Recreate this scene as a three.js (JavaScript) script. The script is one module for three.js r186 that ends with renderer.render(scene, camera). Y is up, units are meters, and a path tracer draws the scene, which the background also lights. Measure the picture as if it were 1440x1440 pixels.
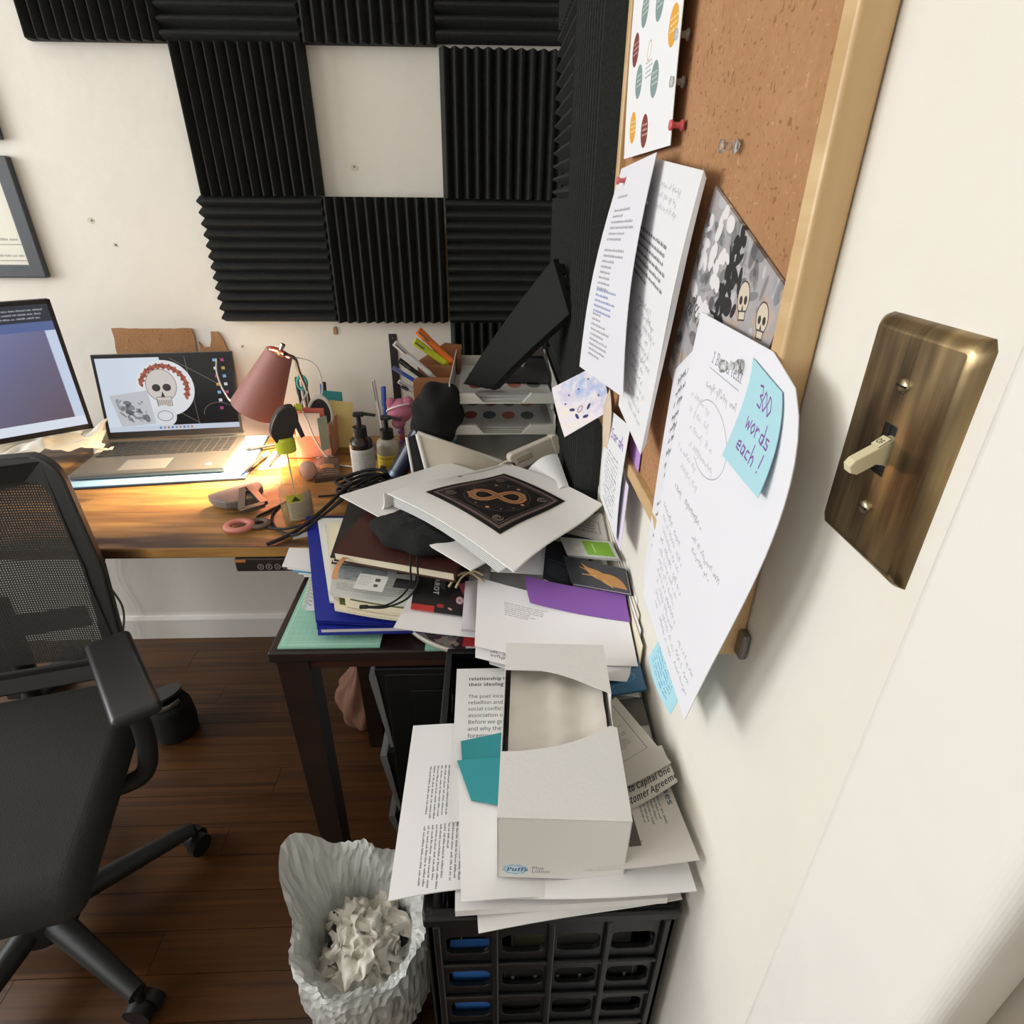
import * as THREE from 'three';
import { RoundedBoxGeometry } from 'three/addons/geometries/RoundedBoxGeometry.js';
import { mergeGeometries, mergeVertices } from 'three/addons/utils/BufferGeometryUtils.js';
import { RectAreaLightUniformsLib } from 'three/addons/lights/RectAreaLightUniformsLib.js';

// ---------------------------------------------------------------- camera, sky, lights, exposure
const scene = new THREE.Scene();
const camera = new THREE.PerspectiveCamera(2 * Math.atan(720 / 825.243) * 180 / Math.PI, 1, 0.02, 50);
camera.rotation.order = 'YXZ';
camera.position.set(-0.1898, 1.4094, 1.7142);
camera.rotation.set(-0.4889, -0.0392, 0.0088);
scene.add(camera);
const renderer = new THREE.WebGLRenderer({ antialias: true });
renderer.toneMapping = THREE.LinearToneMapping;
renderer.toneMappingExposure = 0.86;
renderer.shadowMap.enabled = true;
scene.background = new THREE.Color(0.75, 0.87, 1.0);
RectAreaLightUniformsLib.init();
// daylight through the left wall window, and fill light at an added second one
function windowLight(y, z, w, h, intensity, color) {
  const l = new THREE.RectAreaLight(color, intensity, w, h);
  l.position.set(-3.185, y, z);
  l.lookAt(0, y, z);
  scene.add(l);
}
windowLight(1.6, 0.9, 1.2, 1.16, 13, new THREE.Color(0.965, 0.985, 1.0));
windowLight(1.6, 2.45, 0.96, 1.16, 7.5, new THREE.Color(0.965, 0.985, 1.0));  // added fill light, no known source on this side

// ---------------------------------------------------------------- helpers
let seed = 12345;
const rnd = () => { seed = (seed + 0x6D2B79F5) | 0; let t = Math.imul(seed ^ (seed >>> 15), 1 | seed); t = (t + Math.imul(t ^ (t >>> 7), 61 | t)) ^ t; return ((t ^ (t >>> 14)) >>> 0) / 4294967296; };
const rr = (a, b) => a + (b - a) * rnd();
const V = (x, y, z) => new THREE.Vector3(x, y, z);
const taken = {};
function numbered(n) { const k = (taken[n] = (taken[n] ?? -1) + 1); return k ? n + '_' + String(k).padStart(3, '0') : n; }
function mesh(name, geo, mat, parent, label) {
  const g = Array.isArray(geo) ? merge(geo) : geo;
  const m = new THREE.Mesh(g, mat); m.name = name;
  if (label) m.userData.label = label;
  if (parent) parent.add(m);
  return m;
}
function merge(list) {
  const a = list.map(g => { const h = g.index ? g.toNonIndexed() : g; for (const k of Object.keys(h.attributes)) if (!['position', 'normal', 'uv'].includes(k)) h.deleteAttribute(k); return h; });
  return mergeGeometries(a);
}
function tag(o, label, category, group) { o.userData = { ...o.userData, label, category }; if (group) o.userData.group = group; return o; }
function thing(name, label, category, pos = [0, 0, 0], turn = 0, group) {
  const o = new THREE.Group(); o.name = numbered(name); o.position.set(...pos); o.rotation.y = turn; scene.add(o);
  return tag(o, label, category, group);
}
function solo(name, geo, mat, label, category, group) { const m = mesh(numbered(name), geo, mat, scene); return tag(m, label, category, group); }
function struct(name, geo, mat) { const m = mesh(name, geo, mat, scene); m.userData.kind = 'structure'; return m; }
function structGroup(name) { const g = new THREE.Group(); g.name = name; g.userData.kind = 'structure'; scene.add(g); return g; }
// geometries
function box(w, h, d, x = 0, y = 0, z = 0, s = 1) { return uvBox(new THREE.BoxGeometry(w, h, d).translate(x, y, z), s); }
function rbox(w, h, d, r, x = 0, y = 0, z = 0, n = 2) { return uvBox(new RoundedBoxGeometry(w, h, d, n, Math.min(r, w / 2.01, h / 2.01, d / 2.01)).translate(x, y, z)); }
function span(x0, x1, y0, y1, z0, z1) { return box(x1 - x0, y1 - y0, z1 - z0, (x0 + x1) / 2, (y0 + y1) / 2, (z0 + z1) / 2); }
function uvBox(g, s = 1) {
  const h = g.index ? g.toNonIndexed() : g, p = h.attributes.position, n = h.attributes.normal, u = new Float32Array(p.count * 2);
  for (let i = 0; i < p.count; i++) {
    const ax = Math.abs(n.getX(i)), ay = Math.abs(n.getY(i)), az = Math.abs(n.getZ(i));
    const [a, b] = ay >= ax && ay >= az ? [p.getX(i), p.getZ(i)] : ax >= az ? [p.getZ(i), p.getY(i)] : [p.getX(i), p.getY(i)];
    u[2 * i] = a * s; u[2 * i + 1] = b * s;
  }
  h.setAttribute('uv', new THREE.BufferAttribute(u, 2)); return h;
}
function cyl(r0, r1, h, x = 0, y = 0, z = 0, n = 28) { return new THREE.CylinderGeometry(r0, r1, h, n).translate(x, y, z); }
function lathe(pts, n = 40) { return new THREE.LatheGeometry(pts.map(p => new THREE.Vector2(p[0], p[1])), n); }
function tube(pts, r, seg = 40, rad = 8) { return new THREE.TubeGeometry(new THREE.CatmullRomCurve3(pts.map(p => p.isVector3 ? p : V(...p))), seg, r, rad); }
function extrude(shape, depth, bevel = 0, seg = 12) { return new THREE.ExtrudeGeometry(shape, { depth, bevelEnabled: bevel > 0, bevelThickness: bevel, bevelSize: bevel, bevelSegments: 2, curveSegments: seg }); }
function rod(a, b, r0, r1 = r0, n = 14) {
  const A = V(...a), B = V(...b), d = B.clone().sub(A), g = new THREE.CylinderGeometry(r1, r0, d.length(), n);
  g.applyQuaternion(new THREE.Quaternion().setFromUnitVectors(V(0, 1, 0), d.normalize())).translate((A.x + B.x) / 2, (A.y + B.y) / 2, (A.z + B.z) / 2); return g;
}
function poly(pts) { const s = new THREE.Shape(); pts.forEach((p, i) => i ? s.lineTo(p[0], p[1]) : s.moveTo(p[0], p[1])); s.closePath(); return s; }
function roundRect(w, h, r, cx = 0, cy = 0, P = THREE.Shape) {
  const s = new P(), x = cx - w / 2, y = cy - h / 2;
  s.moveTo(x + r, y); s.lineTo(x + w - r, y); s.absarc(x + w - r, y + r, r, -Math.PI / 2, 0); s.lineTo(x + w, y + h - r); s.absarc(x + w - r, y + h - r, r, 0, Math.PI / 2);
  s.lineTo(x + r, y + h); s.absarc(x + r, y + h - r, r, Math.PI / 2, Math.PI); s.lineTo(x, y + r); s.absarc(x + r, y + r, r, Math.PI, 1.5 * Math.PI); return s;
}
// a sheet or board through four corners (top left, top right, bottom right, bottom left as printed), thickness t, bent by bow(u, v) along its normal
function sheetGeo(q, t, bow, nu = 1, nv = 1) {
  const [a, b, c, d] = q.map(p => p.isVector3 ? p : V(...p));
  const n = V(0, 0, 0).crossVectors(d.clone().sub(a), b.clone().sub(a)).add(V(0, 0, 0).crossVectors(b.clone().sub(c), d.clone().sub(c))).normalize();
  return surfGeo((u, v, o) => { const p = a.clone().multiplyScalar((1 - u) * (1 - v)).addScaledVector(b, u * (1 - v)).addScaledVector(c, u * v).addScaledVector(d, (1 - u) * v); return p.addScaledVector(n, (bow ? bow(u, v) : 0) + o); }, t, nu, nv);
}
function surfGeo(P, t, nu, nv) {   // closed thin sheet over the surface P(u, v, offset)
  const pos = [], uv = [], idx = [], W = nu + 1;
  for (const o of [0, -t]) for (let j = 0; j <= nv; j++) for (let i = 0; i <= nu; i++) { const p = P(i / nu, j / nv, o); pos.push(p.x, p.y, p.z); uv.push(i / nu, 1 - j / nv); }
  const N = W * (nv + 1);
  for (let j = 0; j < nv; j++) for (let i = 0; i < nu; i++) { const k = j * W + i; idx.push(k, k + W, k + 1, k + 1, k + W, k + W + 1, N + k, N + k + 1, N + k + W, N + k + 1, N + k + W + 1, N + k + W); }
  const g0 = new THREE.BufferGeometry(); g0.setAttribute('position', new THREE.Float32BufferAttribute(pos, 3)); g0.setAttribute('uv', new THREE.Float32BufferAttribute(uv, 2)); g0.setIndex(idx); g0.computeVertexNormals();
  // rim
  const loop = []; for (let i = 0; i <= nu; i++) loop.push(i); for (let j = 1; j <= nv; j++) loop.push(j * W + nu); for (let i = nu - 1; i >= 0; i--) loop.push(nv * W + i); for (let j = nv - 1; j > 0; j--) loop.push(j * W);
  const sp = [], su = [];
  const put = k => { sp.push(pos[3 * k], pos[3 * k + 1], pos[3 * k + 2]); su.push(uv[2 * (k % N)] * .995 + .0025, uv[2 * (k % N) + 1] * .995 + .0025); };
  for (let i = 0; i < loop.length; i++) { const k = loop[i], m = loop[(i + 1) % loop.length]; for (const e of [k, m, m + N, k, m + N, k + N]) put(e); }
  const g1 = new THREE.BufferGeometry(); g1.setAttribute('position', new THREE.Float32BufferAttribute(sp, 3)); g1.setAttribute('uv', new THREE.Float32BufferAttribute(su, 2)); g1.computeVertexNormals();
  return mergeGeometries([g0.toNonIndexed(), g1]);
}
const quadN = q => { const [a, b, c, d] = q.map(p => V(...p)); return V(0, 0, 0).crossVectors(d.clone().sub(a), b.clone().sub(a)).normalize(); };
function shift(q, dn, u0 = 0, u1 = 1, v0 = 0, v1 = 1) {   // the part u0..u1, v0..v1 of a quad, moved by dn along its normal
  const [a, b, c, d] = q.map(p => V(...p)), n = quadN(q);
  return [[u0, v0], [u1, v0], [u1, v1], [u0, v1]].map(([u, v]) => a.clone().multiplyScalar((1 - u) * (1 - v)).addScaledVector(b, u * (1 - v)).addScaledVector(c, u * v).addScaledVector(d, (1 - u) * v).addScaledVector(n, dn).toArray());
}
// a book: covers, page block, spine along one side ('l', 'r', 't', 'b')
function book(name, label, category, q, t, cover, pages, side = 'l', opt = {}) {
  const o = thing(name, label, category, [0, 0, 0], 0, opt.group), c = opt.cover ?? .0022, e = .012;
  mesh('front_cover', sheetGeo(q, c), opt.front ?? cover, o);
  mesh('page_block', sheetGeo(shift(q, -c, e, 1 - e, e, 1 - e), t - 2 * c), pages, o);
  mesh('back_cover', sheetGeo(shift(q, -(t - c)), c), cover, o);
  const S = { l: [0, .014, 0, 1], r: [.986, 1, 0, 1], t: [0, 1, 0, .014], b: [0, 1, .986, 1] }[side];
  mesh('spine', sheetGeo(shift(q, -c * .9, ...S), t - 1.8 * c), cover, o);
  return o;
}
// textures
function hash(x, y, s) { let h = (x * 374761393 + y * 668265263 + s * 1442695041) | 0; h = Math.imul(h ^ (h >>> 13), 1274126177); return ((h ^ (h >>> 16)) >>> 0) / 4294967296; }
function vnoise(x, y, px, py, s) {
  const xi = Math.floor(x), yi = Math.floor(y), fx = x - xi, fy = y - yi, u = fx * fx * (3 - 2 * fx), v = fy * fy * (3 - 2 * fy), m = (a, n) => ((a % n) + n) % n;
  const h = (i, j) => hash(m(xi + i, px), m(yi + j, py), s);
  return (h(0, 0) * (1 - u) + h(1, 0) * u) * (1 - v) + (h(0, 1) * (1 - u) + h(1, 1) * u) * v;
}
function fbm(x, y, fx, fy, oct, s) { let a = 0, w = .5, t = 0; for (let o = 0; o < oct; o++) { a += w * vnoise(x * fx, y * fy, fx, fy, s + o); t += w; w *= .5; fx *= 2; fy *= 2; } return a / t; }
function dtex(n, fn, srgb = true, rep = 1) {
  const d = new Uint8Array(n * n * 4);
  for (let j = 0; j < n; j++) for (let i = 0; i < n; i++) { const c = fn(i / n, j / n); const k = 4 * (j * n + i); d[k] = c[0]; d[k + 1] = c[1]; d[k + 2] = c[2]; d[k + 3] = 255; }
  const t = new THREE.DataTexture(d, n, n); t.wrapS = t.wrapT = THREE.RepeatWrapping; t.magFilter = THREE.LinearFilter; t.minFilter = THREE.LinearMipmapLinearFilter; t.generateMipmaps = true;
  t.repeat.set(rep, rep); if (srgb) t.colorSpace = THREE.SRGBColorSpace; t.needsUpdate = true; return t;
}
const mixc = (a, b, t) => [a[0] + (b[0] - a[0]) * t, a[1] + (b[1] - a[1]) * t, a[2] + (b[2] - a[2]) * t];
const cl = (v, a = 0, b = 1) => Math.min(b, Math.max(a, v));
function ctex(w, h, draw) {
  const c = document.createElement('canvas'); c.width = w; c.height = h; const x = c.getContext('2d'); draw(x, w, h);
  const t = new THREE.CanvasTexture(c); t.colorSpace = THREE.SRGBColorSpace; t.anisotropy = 8; return t;
}
const std = (o) => new THREE.MeshStandardMaterial(o);
const plain = (c, rough = .6, o = {}) => std({ color: c, roughness: rough, ...o });
const grain = dtex(128, (x, y) => { const v = 120 + 135 * fbm(x, y, 32, 32, 2, 5); return [v, v, v]; }, false);
const grainAt = r => { const t = grain.clone(); t.repeat.set(r, r); return t; };
// ink
function typed(x, x0, y0, w, lh, n, o = {}) {   // rows of small print too small to read
  x.fillStyle = o.color ?? '#3c3c40';
  for (let i = 0; i < n; i++) {
    let px = x0, end = x0 + w * (o.ragged ? rr(.45, 1) : (i % (o.para ?? 7) === (o.para ?? 7) - 1 ? rr(.3, .8) : rr(.93, 1)));
    if (o.skip && i % o.skip === o.skip - 1) continue;
    while (px < end) { const ww = rr(1.2, 4.5) * lh * .42; for (let k = 0; k < ww; k += lh * .2) { const hh = lh * rr(.25, .5); x.fillRect(px + k, y0 + i * lh + lh * .5 - hh, lh * .13, hh); } px += ww + lh * .3; }
  }
}
function scrawl(x, x0, y0, w, h, o = {}) {      // one illegible handwritten line
  x.strokeStyle = o.color ?? '#55555c'; x.lineWidth = o.lw ?? 1.6; x.lineCap = 'round'; x.beginPath();
  let px = x0, first = true;
  while (px < x0 + w) {
    if (rnd() < .16) { px += h * .6; first = true; continue; }
    const up = rr(.2, 1) * h, dn = rnd() < .15 ? h * .4 : 0;
    if (first) { x.moveTo(px, y0); first = false; }
    x.bezierCurveTo(px + h * .05, y0 - up, px + h * .35, y0 - up, px + h * .3, y0 + dn); px += h * rr(.3, .5);
  }
  x.stroke();
}
// ---------------------------------------------------------------- materials
const plasterBump = dtex(256, (x, y) => { const v = 255 * (.55 * fbm(x, y, 6, 6, 3, 11) + .45 * fbm(x, y, 60, 60, 2, 12)); return [v, v, v]; }, false);
const wallMap = dtex(256, (x, y) => { const k = fbm(x, y, 5, 5, 4, 21), e = fbm(x, y, 40, 40, 2, 22); return mixc([226, 221, 210], [235, 231, 222], cl(k * .8 + e * .2)); });
const M = {};
M.wall = std({ map: wallMap, roughness: .62, bumpMap: plasterBump, bumpScale: .0012 });
M.trim = plain('#e9e5de', .42, { bumpMap: plasterBump, bumpScale: .0012 });
M.ceil = plain('#e9e6df', .9);
function woodTex(n, lo, hi, dark, fx, fy, s, streak) {
  return dtex(n, (x, y) => {
    const w = .12 * fbm(x, y, 3, 3, 2, s + 7), g = fbm(x + w, y, fx, fy, 4, s), f = fbm(x, y, fx * 3, fy * 4, 2, s + 3);
    let c = mixc(lo, hi, cl((g - .3) * 2.2)); c = mixc(c, dark, streak * cl((fbm(x + w, y, fx, fy * .6 | 0, 3, s + 5) - .56) * 6)); return mixc(c, dark, .25 * cl((f - .45) * 2));
  });
}
const floorTex = [0, 1, 2].map(i => { const t = woodTex(256, [[72, 45, 22], [78, 48, 23], [68, 41, 21]][i], [[98, 61, 31], [93, 58, 28], [96, 60, 32]][i], [40, 23, 12], 2, 40, 31 + 17 * i, .35); t.repeat.set(1.2, 3); return t; });
M.floor = floorTex.map(t => std({ map: t, roughness: .34 }));
M.subfloor = plain('#2a1a10', .9);
const deskTex = woodTex(512, [140, 98, 52], [196, 148, 82], [58, 36, 20], 4, 34, 71, .95);
deskTex.repeat.set(1.1, 1.1);
M.desk = std({ map: deskTex, roughness: .42 });
M.deskEdge = plain('#7a4d2c', .5);
const darkTex = woodTex(256, [30, 20, 17], [46, 29, 24], [18, 11, 9], 2, 24, 91, .4);
M.darkwood = std({ map: darkTex, roughness: .38 });
M.redwood = std({ map: woodTex(256, [56, 27, 22], [80, 40, 32], [34, 16, 13], 2, 24, 95, .4), roughness: .36 });
const foamTex = dtex(128, (x, y) => { const v = fbm(x, y, 50, 50, 2, 41); return mixc([26, 28, 26], [40, 42, 39], v); }); foamTex.repeat.set(8, 8);
const foamBump = grainAt(18);
M.foam = std({ map: foamTex, roughness: .97, bumpMap: foamBump, bumpScale: .0012 });
const corkTex = dtex(512, (x, y) => {
  const b = fbm(x, y, 8, 8, 3, 51), g = fbm(x, y, 90, 90, 2, 52), s = vnoise(x * 120, y * 120, 120, 120, 53);
  let c = mixc([160, 114, 76], [182, 138, 97], cl(b * .6 + g * .5)); if (s > .86) c = mixc(c, [120, 76, 44], .55); if (s < .07) c = mixc(c, [214, 172, 124], .6); return c;
}); corkTex.repeat.set(3, 3);
const corkBump = grainAt(9);
M.cork = std({ map: corkTex, roughness: .92, bumpMap: corkBump, bumpScale: .0006 });
const mapleTex = woodTex(256, [204, 170, 122], [220, 190, 144], [184, 146, 98], 2, 22, 61, .25); mapleTex.repeat.set(2, 2);
M.maple = std({ map: mapleTex, roughness: .38 });
M.black = plain('#17181a', .5); M.blackGloss = plain('#101114', .22); M.blackMatte = plain('#121314', .92); M.charcoal = plain('#2b2c2e', .6);
M.white = plain('#ece9e3', .45); M.paper = plain('#e9e7e6', .85); M.cream = plain('#e6dcc3', .8); M.chrome = plain('#c4c2bd', .22, { metalness: 1 }); M.steel = plain('#8d8a86', .35, { metalness: .9 });
M.crate = plain('#0b0e10', .42); M.offwhite = plain('#d9cfbd', .5);
M.rubber = plain('#1c1c1e', .7);
M.clearPlastic = new THREE.MeshPhysicalMaterial({ color: '#ffffff', roughness: .08, transmission: 1, thickness: 0, ior: 1.45 });

// ---------------------------------------------------------------- the room
const floor = structGroup('floor');
mesh('subfloor', span(-3.2, 0, -.12, -.012, 0, 3.3), M.subfloor, floor);
{
  const W = .0825, lens = [.55, .8, 1.05, 1.3], geos = {};
  for (let r = 0, z = 0; z < 3.3 - 1e-4; r++, z += W) {
    let x = -3.2;
    while (x < -1e-4) {
      let L = lens[Math.floor(rnd() * 4)]; if (x === -3.2) L *= rr(.3, 1); if (x + L > -.25) L = -x; L = Math.min(L, -x);
      const m = mesh('plank', box(L - .0012, .012, W - .0012, 0, 0, 0), M.floor[Math.floor(rnd() * 3)], floor);
      { const u = m.geometry.attributes.uv, a = rnd(), b = rnd(); for (let i = 0; i < u.count; i++) u.setXY(i, u.getX(i) + a, u.getY(i) + b); }
      m.position.set(x + L / 2, -.006, z + W / 2); x += L;
    }
  }
}
const wallBack = struct('wall_back', span(-3.3, .12, -.12, 2.6, -.12, 0), M.wall);
struct('ceiling', span(-3.3, .12, 2.5, 2.62, -.12, 3.42), M.ceil);
struct('wall_front', span(-3.3, .12, -.12, 2.6, 3.3, 3.42), M.wall);
struct('wall_right', [span(0, .12, -.12, 2.6, 0, 1.6125), span(0, .12, 2.05, 2.6, 1.6125, 2.475), span(0, .12, -.12, 2.6, 2.475, 3.3)], M.wall);
const wz = [[.29, 1.51], [1.96, 2.94]], wy = [1.01, 2.19];
struct('wall_left', [span(-3.32, -3.2, -.12, wy[0], 0, 3.3), span(-3.32, -3.2, wy[1], 2.6, 0, 3.3), span(-3.32, -3.2, ...wy, 0, wz[0][0]), span(-3.32, -3.2, ...wy, wz[0][1], wz[1][0]), span(-3.32, -3.2, ...wy, wz[1][1], 3.3)], M.wall);
wz.forEach(([a, b], i) => {  // the second window is unseen, added to carry the fill light
  const w = structGroup('unseen_window_' + (i + 1)), m = (a + b) / 2, my = (wy[0] + wy[1]) / 2;
  mesh('window_frame', [span(-3.29, -3.25, ...wy, a, a + .04), span(-3.29, -3.25, ...wy, b - .04, b), span(-3.29, -3.25, wy[0], wy[0] + .04, a, b), span(-3.29, -3.25, wy[1] - .04, wy[1], a, b), span(-3.29, -3.25, my - .02, my + .02, a, b)], M.trim, w);
  mesh('window_sill', rbox(.06, .022, b - a + .1, .006, -3.178, wy[0] - .011, m), M.trim, w);
  for (const [y0, y1] of [[wy[0] + .04, my - .02], [my + .02, wy[1] - .04]]) mesh('pane', span(-3.272, -3.268, y0, y1, a + .04, b - .04), M.clearPlastic, w);
});
function skirt(name, g) { return struct(name, g, M.trim); }
const bbProfile = poly([[0, 0], [.014, 0], [.014, .082], [.009, .093], [0, .093]]);
skirt('baseboard_back', extrude(bbProfile, 3.2).rotateY(-Math.PI / 2).translate(0, 0, 0).rotateY(0).scale(1, 1, 1));
{ const g = extrude(bbProfile, 1.525).rotateY(Math.PI).translate(0, 0, 1.525); skirt('baseboard_right', g); }
skirt('baseboard_left', extrude(bbProfile, 3.3).translate(-3.2, 0, 0));
// door in the right wall: casing, jamb, stop, leaf
{
  const d = structGroup('door_1'), shadeTaupe = plain('#83796d', .5);  // shade on the jamb is put into this darker colour, leaf matched
  const prof = new THREE.Shape(); prof.moveTo(0, 0); prof.lineTo(.014, 0); prof.quadraticCurveTo(.018, .001, .019, .006); prof.lineTo(.021, .072); prof.quadraticCurveTo(.0215, .085, .012, .0865); prof.quadraticCurveTo(.006, .0875, 0, .0875); prof.closePath();
  const side = extrude(prof, 2.13).rotateX(-Math.PI / 2).rotateY(Math.PI);   // x -> -x, profile y -> z
  mesh('casing', side.clone().translate(0, 0, 1.525), M.trim, d);
  mesh('casing', span(-.02, 0, 0, 2.13, 2.475, 2.56), M.trim, d);
  mesh('casing', span(-.02, 0, 2.05, 2.13, 1.6125, 2.475), M.trim, d);
  mesh('jamb', [span(.001, .12, 0, 2.05, 1.6125, 1.628), span(.001, .12, 0, 2.05, 2.46, 2.475), span(.001, .12, 2.036, 2.05, 1.628, 2.46)], shadeTaupe, d);
  mesh('door_stop', [span(.06, .075, 0, 2.036, 1.628, 1.64)], shadeTaupe, d);
  const leaf = mesh('door_leaf', rbox(.036, 2.03, .826, .003, .096, 1.017, 2.044), shadeTaupe, d);
  mesh('door_knob', [cyl(.026, .026, .008).rotateZ(Math.PI / 2).translate(.074, .98, 2.39), new THREE.SphereGeometry(.024, 20, 14).translate(.05, .98, 2.39), cyl(.009, .009, .03).rotateZ(Math.PI / 2).translate(.064, .98, 2.39)], M.steel, leaf);
}
// chips and filled screw holes in the back wall
for (const [x, y, s] of [[-.527, 1.479, .012], [-1.208, 1.354, .011], [-1.165, 1.297, .008], [-.893, 1.037, .008]]) {
  const pts = []; for (let i = 0; i < 11; i++) { const a = i / 11 * 6.283, r = s * rr(.5, 1); pts.push([Math.cos(a) * r, Math.sin(a) * r * .8]); }
  const c = mesh('filler_patch', extrude(poly(pts), .0012), plain('#d6cfc2', .95), wallBack); c.position.set(x, y, 0);
  mesh('screw_hole', cyl(.0022, .0022, .0016).rotateX(Math.PI / 2), plain('#5d564c', .9), c).position.set(.002, 0, .0009);
}

// ---------------------------------------------------------------- acoustic foam
const T = .305;
function foamGeo(ridges = 12, size = T, base = .014, peak = .042) {
  const p = [[0, 0], [size, 0]]; const s = size / ridges, pts = [[0, 0], [size, 0], [size, base]];
  for (let i = ridges - 1; i >= 0; i--) { pts.push([(i + .58) * s, peak - .001], [(i + .5) * s, peak], [(i + .42) * s, peak - .001]); pts.push([i * s, base]); }
  return uvBox(extrude(poly(pts), size).translate(-size / 2, 0, -size / 2));   // ridges run along z, height along y
}
const foamFull = foamGeo();
function foam(label, x, y, z, wall, ridges, h = T, roll = 0) {   // wall: 'b' back, 'r' right; ridges: 'v' or 'h'
  const o = solo('acoustic_foam_panel', h === T ? foamFull : foamGeo(12, T).scale(1, 1, h / T), M.foam, label, 'foam panel', wall === 'b' ? 'foam panels on the back wall' : 'foam panels on the right wall');
  const q = new THREE.Quaternion(), e = new THREE.Matrix4();
  const up = ridges === 'v' ? V(0, 1, 0) : (wall === 'b' ? V(1, 0, 0) : V(0, 0, 1));   // ridge direction
  const n = wall === 'b' ? V(0, 0, 1) : V(-1, 0, 0);
  e.makeBasis(V(0, 0, 0).crossVectors(n, up), n, up); q.setFromRotationMatrix(e); o.quaternion.copy(q);
  if (roll) o.rotateY(roll);
  o.position.set(x, y, z); return o;
}
{
  const yb = 1.108, cx = k => -T * k + T / 2 - .001, cy = r => yb + T * r + T / 2;
  foam('black foam panel, upright ridges, leftmost of the top row', cx(4), cy(2), .001, 'b', 'v');
  foam('black foam panel with level ridges in the top row above the upright one', cx(3), cy(2), .001, 'b', 'h');
  foam('black foam panel, upright ridges, directly above the bare white square', cx(2), cy(2) + .002, .001, 'b', 'v');
  foam('black foam panel with level ridges in the top row beside the corner', cx(1), cy(2) + .008, .001, 'b', 'h');
  foam('black foam panel, upright ridges, left of the bare white square', cx(3) + .004, cy(1), .001, 'b', 'v', T, .008);
  foam('black foam panel, upright ridges, right of the bare white square', cx(1) + .003, cy(1) - .003, .001, 'b', 'v', T, -.01);
  foam('black foam panel with level ridges and toothed edge above the lamp', cx(3) + .002, cy(0), .001, 'b', 'h');
  foam('black foam panel, upright ridges, directly below the bare white square', cx(2), cy(0), .001, 'b', 'v');
  foam('black foam panel with level ridges low down beside the corner', cx(1) + .006, cy(0) - .002, .001, 'b', 'h');
  foam('black foam panel, upright ridges, lowest one, behind the letter trays', cx(1) + .006, cy(-1), .001, 'b', 'v');
  const rows = [['lowest', -1], ['second lowest', 0], ['second highest', 1], ['highest', 2]];
  rows.forEach(([w, r], i) => {
    foam(`dark foam panel on the right wall beside the cork board, ${w} of its column`, -.001, cy(r), .632, 'r', 'v');
    foam(`dark foam panel deep in the room corner on the right wall, ${w} there`, -.001, cy(r), .326, 'r', i % 2 ? 'v' : 'h');
  });
}
// loose foam strip that has come off the wall and leans on the top tray
{
  const q = [[-.072, 1.313, .54], [-.05, 1.228, .62], [-.19, 1.034, .425], [-.25, 1.047, .425]];
  const o = thing('fallen_foam_strip', 'loose dark foam strip peeled off, leaning diagonally onto the top letter tray', 'foam panel');
  const s = [q[0], q[1], q[2], q[3]];
  mesh('foam_backing', sheetGeo(s, .016, (u, v) => .012 * Math.sin(v * 3.1) - .004 * u, 4, 10), M.foam, o);
  for (let i = 0; i < 4; i++) mesh('ridge', sheetGeo(shift(s, -.015, i / 4 + .04, i / 4 + .21), .018, (u, v) => .012 * Math.sin(v * 3.1), 1, 10), M.foam, o);
}
// ---------------------------------------------------------------- cork board on the right wall
{
  const z0 = .815, z1 = 1.376, y0 = 1.105, y1 = 1.93, d = .02, f = .017;
  const o = thing('cork_board', 'cork notice board in a pale maple frame on the right wall', 'notice board');
  mesh('cork_sheet', span(-.011, -.004, y0 + .01, y1 - .01, z0 + .01, z1 - .01), M.cork, o);
  const bar = (L) => { const p = roundRect(f, d, .003); return uvBox(extrude(p, L)); };   // along z
  const up = (z) => bar(y1 - y0).rotateX(-Math.PI / 2).rotateY(Math.PI / 2).translate(-d / 2 - .0005, y0, z);
  mesh('frame_bar', up(z0 + f / 2), M.maple, o); mesh('frame_bar', up(z1 - f / 2), M.maple, o);
  const lv = y => uvBox(extrude(roundRect(d, f, .003), z1 - z0 - 2 * f)).translate(-d / 2 - .0005, y, z0 + f);
  mesh('frame_bar', lv(y0 + f / 2), M.maple, o); mesh('frame_bar', lv(y1 - f / 2), M.maple, o);
  mesh('hanging_clip', rbox(.006, .022, .012, .002, -.004, 1.118, z1 + .004), M.steel, o);
}
// print on the pinned sheets
const lines = (n, o) => (x, w, h) => typed(x, w * .12, h * .1, w * .76, h * .8 / n, n, o);
const texFlyer = ctex(512, 640, (x, w, h) => {
  x.fillStyle = '#e9eaec'; x.fillRect(0, 0, w, h);
  const C = ['#7d3a34', '#7f9694', '#e0a339'];
  [[.16, .2, 1], [.42, .12, 0], [.7, .18, 2], [.86, .34, 1], [.3, .36, 1], [.6, .4, 1], [.88, .55, 2], [.15, .5, 0], [.28, .66, 1], [.62, .7, 1], [.2, .86, 2], [.48, .9, 0], [.36, .2, 2], [.56, .27, 2]].forEach(([u, v, k]) => {
    x.save(); x.translate(u * w, v * h); x.fillStyle = C[k]; x.beginPath(); x.ellipse(0, 0, w * .075, h * .075, 0, 0, 7); x.fill(); x.restore();
    typed(x, u * w - w * .05, v * h - h * .035, w * .1, h * .022, 3, { color: 'rgba(240,236,230,.8)' });
  });
  x.strokeStyle = '#b98a52'; x.lineWidth = 3; x.beginPath(); x.ellipse(w * .47, h * .56, w * .03, h * .04, .4, 0, 7); x.stroke(); typed(x, w * .42, h * .6, w * .12, h * .02, 4, { color: '#8d8f94', ragged: 1 });
});
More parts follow.
